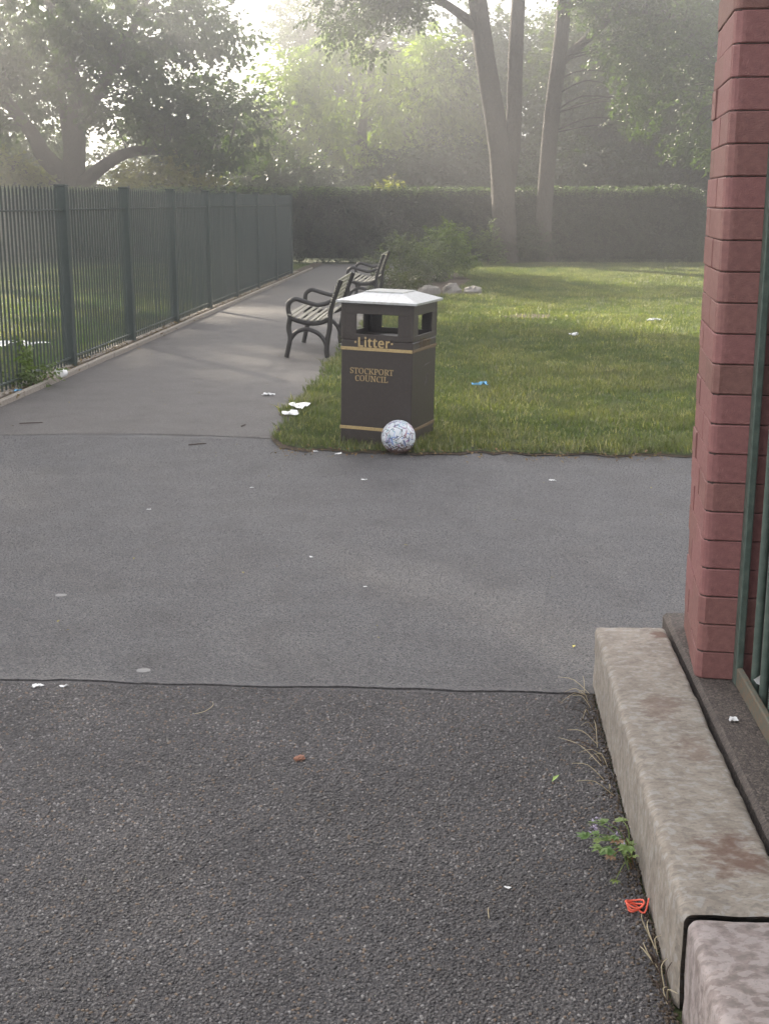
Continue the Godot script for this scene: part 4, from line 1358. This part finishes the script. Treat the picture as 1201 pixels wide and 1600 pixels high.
func build_litter() -> void:
	rng.seed = 513
	bit("paper_scrap", "crumpled white paper scrap at the far left end of the asphalt joint", "litter", scrap(0.035, 0.022, 0.012, 1), M.paper, Vector3(-1.397, -0.012, -3.9), 0.4)
	bit("paper_scrap", "small white paper scrap right of the crumpled one by the joint", "litter", scrap(0.026, 0.014, 0.008, 2), M.paper, Vector3(-1.31, -0.012, -3.905), 0.2)
	bit("pebble", "reddish brown pebble on the coarse asphalt", "stone", lump(Vector3(0.017, 0.008, 0.01), 3), M.pebble, Vector3(-0.459, -0.007, -3.388), 0.3)
	var lf := mb()
	add_leaf(lf, Vector3(0, 0.004, 0), Vector3(0.6, 0.25, -1), Vector3.UP, 0.045, 0.012)
	bit("fallen_leaf", "narrow green leaf on the coarse asphalt near the concrete block", "leaf", lf, plain(Color(0.3, 0.42, 0.12), 0.6), Vector3(0.255, -0.012, -3.28), 0.0)
	lf = mb()
	add_leaf(lf, Vector3(0, 0.003, 0), Vector3(0.3, 0.1, -1), Vector3.UP, 0.03, 0.012)
	bit("fallen_leaf", "tiny yellow leaf on the asphalt beyond the concrete block's end", "leaf", lf, plain(Color(0.5, 0.45, 0.1), 0.6), Vector3(0.4, -0.009, -4.38), 0.0)
	bit("paper_scrap", "tiny white scrap on the coarse asphalt left of the red wrapper", "litter", scrap(0.016, 0.007, 0.004, 4), M.paper, Vector3(0.116, -0.012, -2.716), -0.4)
	var tw := mb()
	tube(tw, [Vector3(0, 0.003, 0), Vector3(0.003, 0.005, -0.02), Vector3(0.008, 0.003, -0.045)], [0.001, 0.0012, 0.0007], 5)
	bit("straw_piece", "short pale straw on the coarse asphalt near the bottom", "straw", tw, M.straw, Vector3(0.071, -0.014, -2.58), 0.2)
	tw = mb()
	tube(tw, smooth([Vector3(0, 0.003, 0), Vector3(0.03, 0.005, -0.02), Vector3(0.045, 0.003, -0.07), Vector3(0.04, 0.003, -0.1)], 3), [0.001, 0.0012, 0.0013, 0.0013, 0.0013, 0.0012, 0.0012, 0.0011, 0.001, 0.0009], 5)
	bit("straw_piece", "curved pale straw just below the asphalt joint", "straw", tw, M.straw, Vector3(-0.83, -0.014, -3.7), 0.0)
	for g in [[-1.08, -4.061, "flattened grey gum spot just above the asphalt joint"], [-1.625, -4.886, "flattened grey gum spot near the picture's left edge"]]:
		bit("gum_spot", g[2], "chewing gum", lump(Vector3(0.024, 0.002, 0.02), 5), M.gum, Vector3(g[0], -0.008, g[1]), 0.0)
	var bits := [[-0.57, -7.166, 0.03, "white scrap on the asphalt in front of the football"], [0.507, -7.217, 0.035, "white scrap on the asphalt before the lawn's right half"], [-1.625, -6.373, 0.02, "white scrap on the asphalt at the left, below the path"], [-0.68, -5.518, 0.022, "white scrap in the middle of the smooth asphalt"], [-0.401, -5.08, 0.014, "tiny white scrap nearest the middle of the picture"], [-1.179, -6.924, 0.02, "white scrap on the asphalt below the lawn's corner"], [-0.948, -8.0, 0.035, "white scrap at the lawn's edge left of the bin"], [-0.791, -7.93, 0.045, "white torn paper at the lawn's edge by the bin's foot"], [-1.615, -10.377, 0.09, "white wrapper lying on the path left of the bin"]]
	for b in bits:
		bit("paper_scrap", b[3], "litter", scrap(b[2], b[2] * 0.6, b[2] * 0.3, 20 + int(b[2] * 900)), M.paper, Vector3(b[0], -0.008 if b[1] > -8.4 else -0.002, b[1]), rng.randf() * TAU)
	bit("torn_card", "flat white card at the grass edge left of the bin, upper of two", "litter", scrap(0.13, 0.26, 0.03, 9), M.paper, Vector3(-1.24, 0.05, -9.5), 0.2)
	bit("torn_card", "flat white card at the grass edge left of the bin, lower of two", "litter", scrap(0.1, 0.14, 0.03, 10), M.paper, Vector3(-1.25, 0.05, -9.12), 0.5)
	bit("blue_wrapper", "bright blue wrapper lying on the lawn right of the bin", "litter", scrap(0.12, 0.07, 0.05, 11), M.paper_blue, Vector3(0.131, 0.05, -10.7), 0.3)
	bit("plastic_scrap", "pale crumpled plastic on the sunny part of the lawn", "litter", scrap(0.16, 0.07, 0.05, 12), M.paper, Vector3(2.44, 0.035, -17.0), 0.3)
	bit("paper_scrap", "small white scrap in the middle of the lawn", "litter", scrap(0.08, 0.1, 0.06, 13), M.paper, Vector3(1.234, 0.05, -14.86), 0.9)
	# crushed paper cup by the railings
	var cup := thing("paper_cup", "white crumpled paper cup at the path edging by the railings", "cup", Vector3(-3.6, 0.055, -11.22))
	var st := mb()
	tube(st, [Vector3(0.01, -0.005, -0.05), Vector3(0.0, 0.0, 0.0), Vector3(-0.01, 0.004, 0.045)], [0.034, 0.04, 0.045], 14, 0.06)
	obj("cup_wall", st, M.paper, cup)
	st = mb()
	tube(st, [Vector3(-0.01, 0.004, 0.046), Vector3(-0.011, 0.004, 0.052)], [0.048, 0.048], 14)
	obj("rim", st, M.paper, cup)
	bit("blue_wrapper", "tiny blue wrapper on the soil below the railings", "litter", scrap(0.06, 0.04, 0.03, 14), M.paper_blue, Vector3(-3.7, 0.015, -10.35), 0.0)
	bit("white_sheet", "white paper lying in the grass behind the railings", "litter", scrap(0.5, 0.3, 0.08, 15), M.paper, Vector3(-4.75, 0.05, -13.4), 0.2)
	# red wrapper at the kerb
	st = mb()
	for k in 3:
		var ring := []
		for i in 15:
			var a := TAU * i / 14.0
			ring.append(Vector3(cos(a) * (0.015 + 0.003 * k), 0.008 + 0.006 * k + sin(a * 2.0 + k) * 0.004, sin(a) * (0.013 + 0.002 * k)))
		var rr := []
		for i in 15:
			rr.append(0.0022)
		tube(st, ring, rr, 5)
	tube(st, smooth([Vector3(0.005, 0.012, 0.012), Vector3(0.02, 0.008, 0.02), Vector3(0.032, 0.03, -0.005)], 3), [0.002, 0.002, 0.002, 0.002, 0.002, 0.002, 0.002], 5)
	bit("red_band", "tangled red rubber band at the foot of the concrete block", "litter", st, M.wrapper, Vector3(0.4, -0.013, -2.635), 0.0)
	# scraps on the plinth and behind the railing
	bit("paper_scrap", "torn white paper scrap on the dark plinth", "litter", scrap(0.022, 0.022, 0.012, 16), M.paper, Vector3(0.731, 0.198, -3.251), 0.7)
	var sp := obj("stuck_paper", scrap(0.055, 0.06, 0.03, 17), M.paper, self, Transform3D(Basis(Vector3.UP, 0.5) * Basis(Vector3.RIGHT, 1.2), Vector3(0.83, 0.275, -3.36)))
	meta(sp, "white paper caught on the bottom of the side railing", "litter")
	# sticks on the path
	var sticks := [[-1.749, -8.192, 0.12, 0.5, "thin dark stick on the asphalt at the path's mouth"], [-1.564, -8.896, 0.07, 1.3, "short dark stick on the path left of the lawn corner"], [-3.1, -8.9, 0.16, 0.3, "thin dark twig on the path near the railings"], [-1.6, -16.5, 0.12, 0.1, "small dark twig on the path beyond the first bench"]]
	for s in sticks:
		tw = mb()
		tube(tw, [Vector3(-s[2] * 0.5, 0.005, 0), Vector3(0, 0.008, s[2] * 0.06), Vector3(s[2] * 0.5, 0.005, 0)], [0.004, 0.0045, 0.003], 6)
		bit("stick", s[4], "twig", tw, M.stick, Vector3(s[0], -0.009 if s[1] > -8.45 else -0.003, s[1]), s[3])
	# stones at the end of the shrub bed
	var stones := [[-0.62, -21.6, Vector3(0.2, 0.13, 0.18), "pale grey stone at the front of the shrub bed, left of three"], [-0.25, -21.9, Vector3(0.17, 0.15, 0.17), "upright grey stone in the middle of the three by the bed"], [0.1, -21.8, Vector3(0.2, 0.1, 0.15), "low brown stone at the right of the three by the bed"]]
	for s in stones:
		bit("garden_stone", s[3], "stone", lump(s[2], int(s[2].y * 1000)), M.stone, Vector3(s[0], 0.06, s[1]), rng.randf() * 3.0, "stones at the shrub bed")
	# leaf litter on the verge
	var leafm := mb()
	add_leaf(leafm, Vector3.ZERO, Vector3(0, 0.1, 1), Vector3.UP, 0.05, 0.03)
	var xs := []
	var cs := []
	for i in 1500:
		xs.append(turned(Vector3(-3.72 + rng.randfn(0.0, 0.07), 0.014 + rng.randf() * 0.015, -rng.randf_range(8, 29)), rng.randf_range(0.4, 1.2), 0.6))
		cs.append(Color(0.12, 0.07, 0.035).lerp(Color(0.26, 0.17, 0.08), rng.randf()))
	for i in 420:
		var p := Vector2(rng.randf_range(-1.2, 2.0), -7.8)
		p.y = -7.86 - 0.017 * (1.5 - p.x) * 1.0 + rng.randfn(0.0, 0.09)
		xs.append(turned(Vector3(p.x, 0.012 + rng.randf() * 0.012, p.y), rng.randf_range(0.25, 0.7), 0.6))
		cs.append(Color(0.12, 0.06, 0.03).lerp(Color(0.28, 0.18, 0.08), rng.randf()))
	for i in 300:
		xs.append(turned(Vector3(rng.randf_range(-3.5, 1.6), -0.001, -rng.randf_range(4.2, 30)), rng.randf_range(0.15, 0.5), 0.3))
		cs.append(Color(0.12, 0.08, 0.04).lerp(Color(0.34, 0.27, 0.12), rng.randf()))
	var g2 := scatter("fallen_leaves", leafm.commit(), M.blade, xs, cs, self)
	g2.set_meta("kind", "stuff")
	meta(g2, "small brown fallen leaves along the verge and lawn edge", "leaves")

# ------------------------------------------------------------------
func _ready() -> void:
	rng.seed = 20240
	var cam := Camera3D.new()
	cam.name = "camera"
	cam.fov = 43.603
	cam.near = 0.05
	cam.far = 600.0
	cam.position = Vector3(0, 1.55, 0)
	cam.rotation_degrees = Vector3(-13.658, 3.614, 0)
	add_child(cam)
	cam.current = true
	var env := Environment.new()
	env.background_mode = Environment.BG_SKY
	var sm := ProceduralSkyMaterial.new()
	sm.sky_top_color = Color(0.82, 0.82, 0.835)
	sm.sky_horizon_color = Color(0.96, 0.95, 0.93)
	sm.sky_curve = 0.16
	sm.ground_bottom_color = Color(0.3, 0.3, 0.28)
	sm.ground_horizon_color = Color(0.8, 0.8, 0.8)
	sm.energy_multiplier = 0.7
	env.sky = Sky.new()
	env.sky.sky_material = sm
	env.tonemap_mode = Environment.TONE_MAPPER_LINEAR
	env.tonemap_exposure = 4.5
	env.sdfgi_enabled = true
	env.ssao_enabled = true
	env.ssil_enabled = true
	# forward-scattering morning haze
	env.volumetric_fog_enabled = true
	env.volumetric_fog_density = 0.0122
	env.volumetric_fog_albedo = Color(0.97, 0.98, 1.0)
	env.volumetric_fog_anisotropy = 0.83
	var we := WorldEnvironment.new()
	we.name = "environment"
	we.environment = env
	add_child(we)
	var sun := DirectionalLight3D.new()
	sun.name = "sun"
	sun.light_energy = 1.6
	sun.light_color = Color(1.0, 0.945, 0.86)
	sun.light_angular_distance = 1.2
	sun.shadow_enabled = true
	# low sun, ahead and to the left
	sun.rotation_degrees = Vector3(-24, 180 + 35, 0)
	add_child(sun)

	make_materials()
	build_ground()
	build_chippings()
	build_hedge()
	build_pillar()
	build_kerb()
	build_park_fence()
	build_trees()
	build_grass()
	build_bin()
	build_ball()
	build_benches()
	build_plants()
	build_litter()
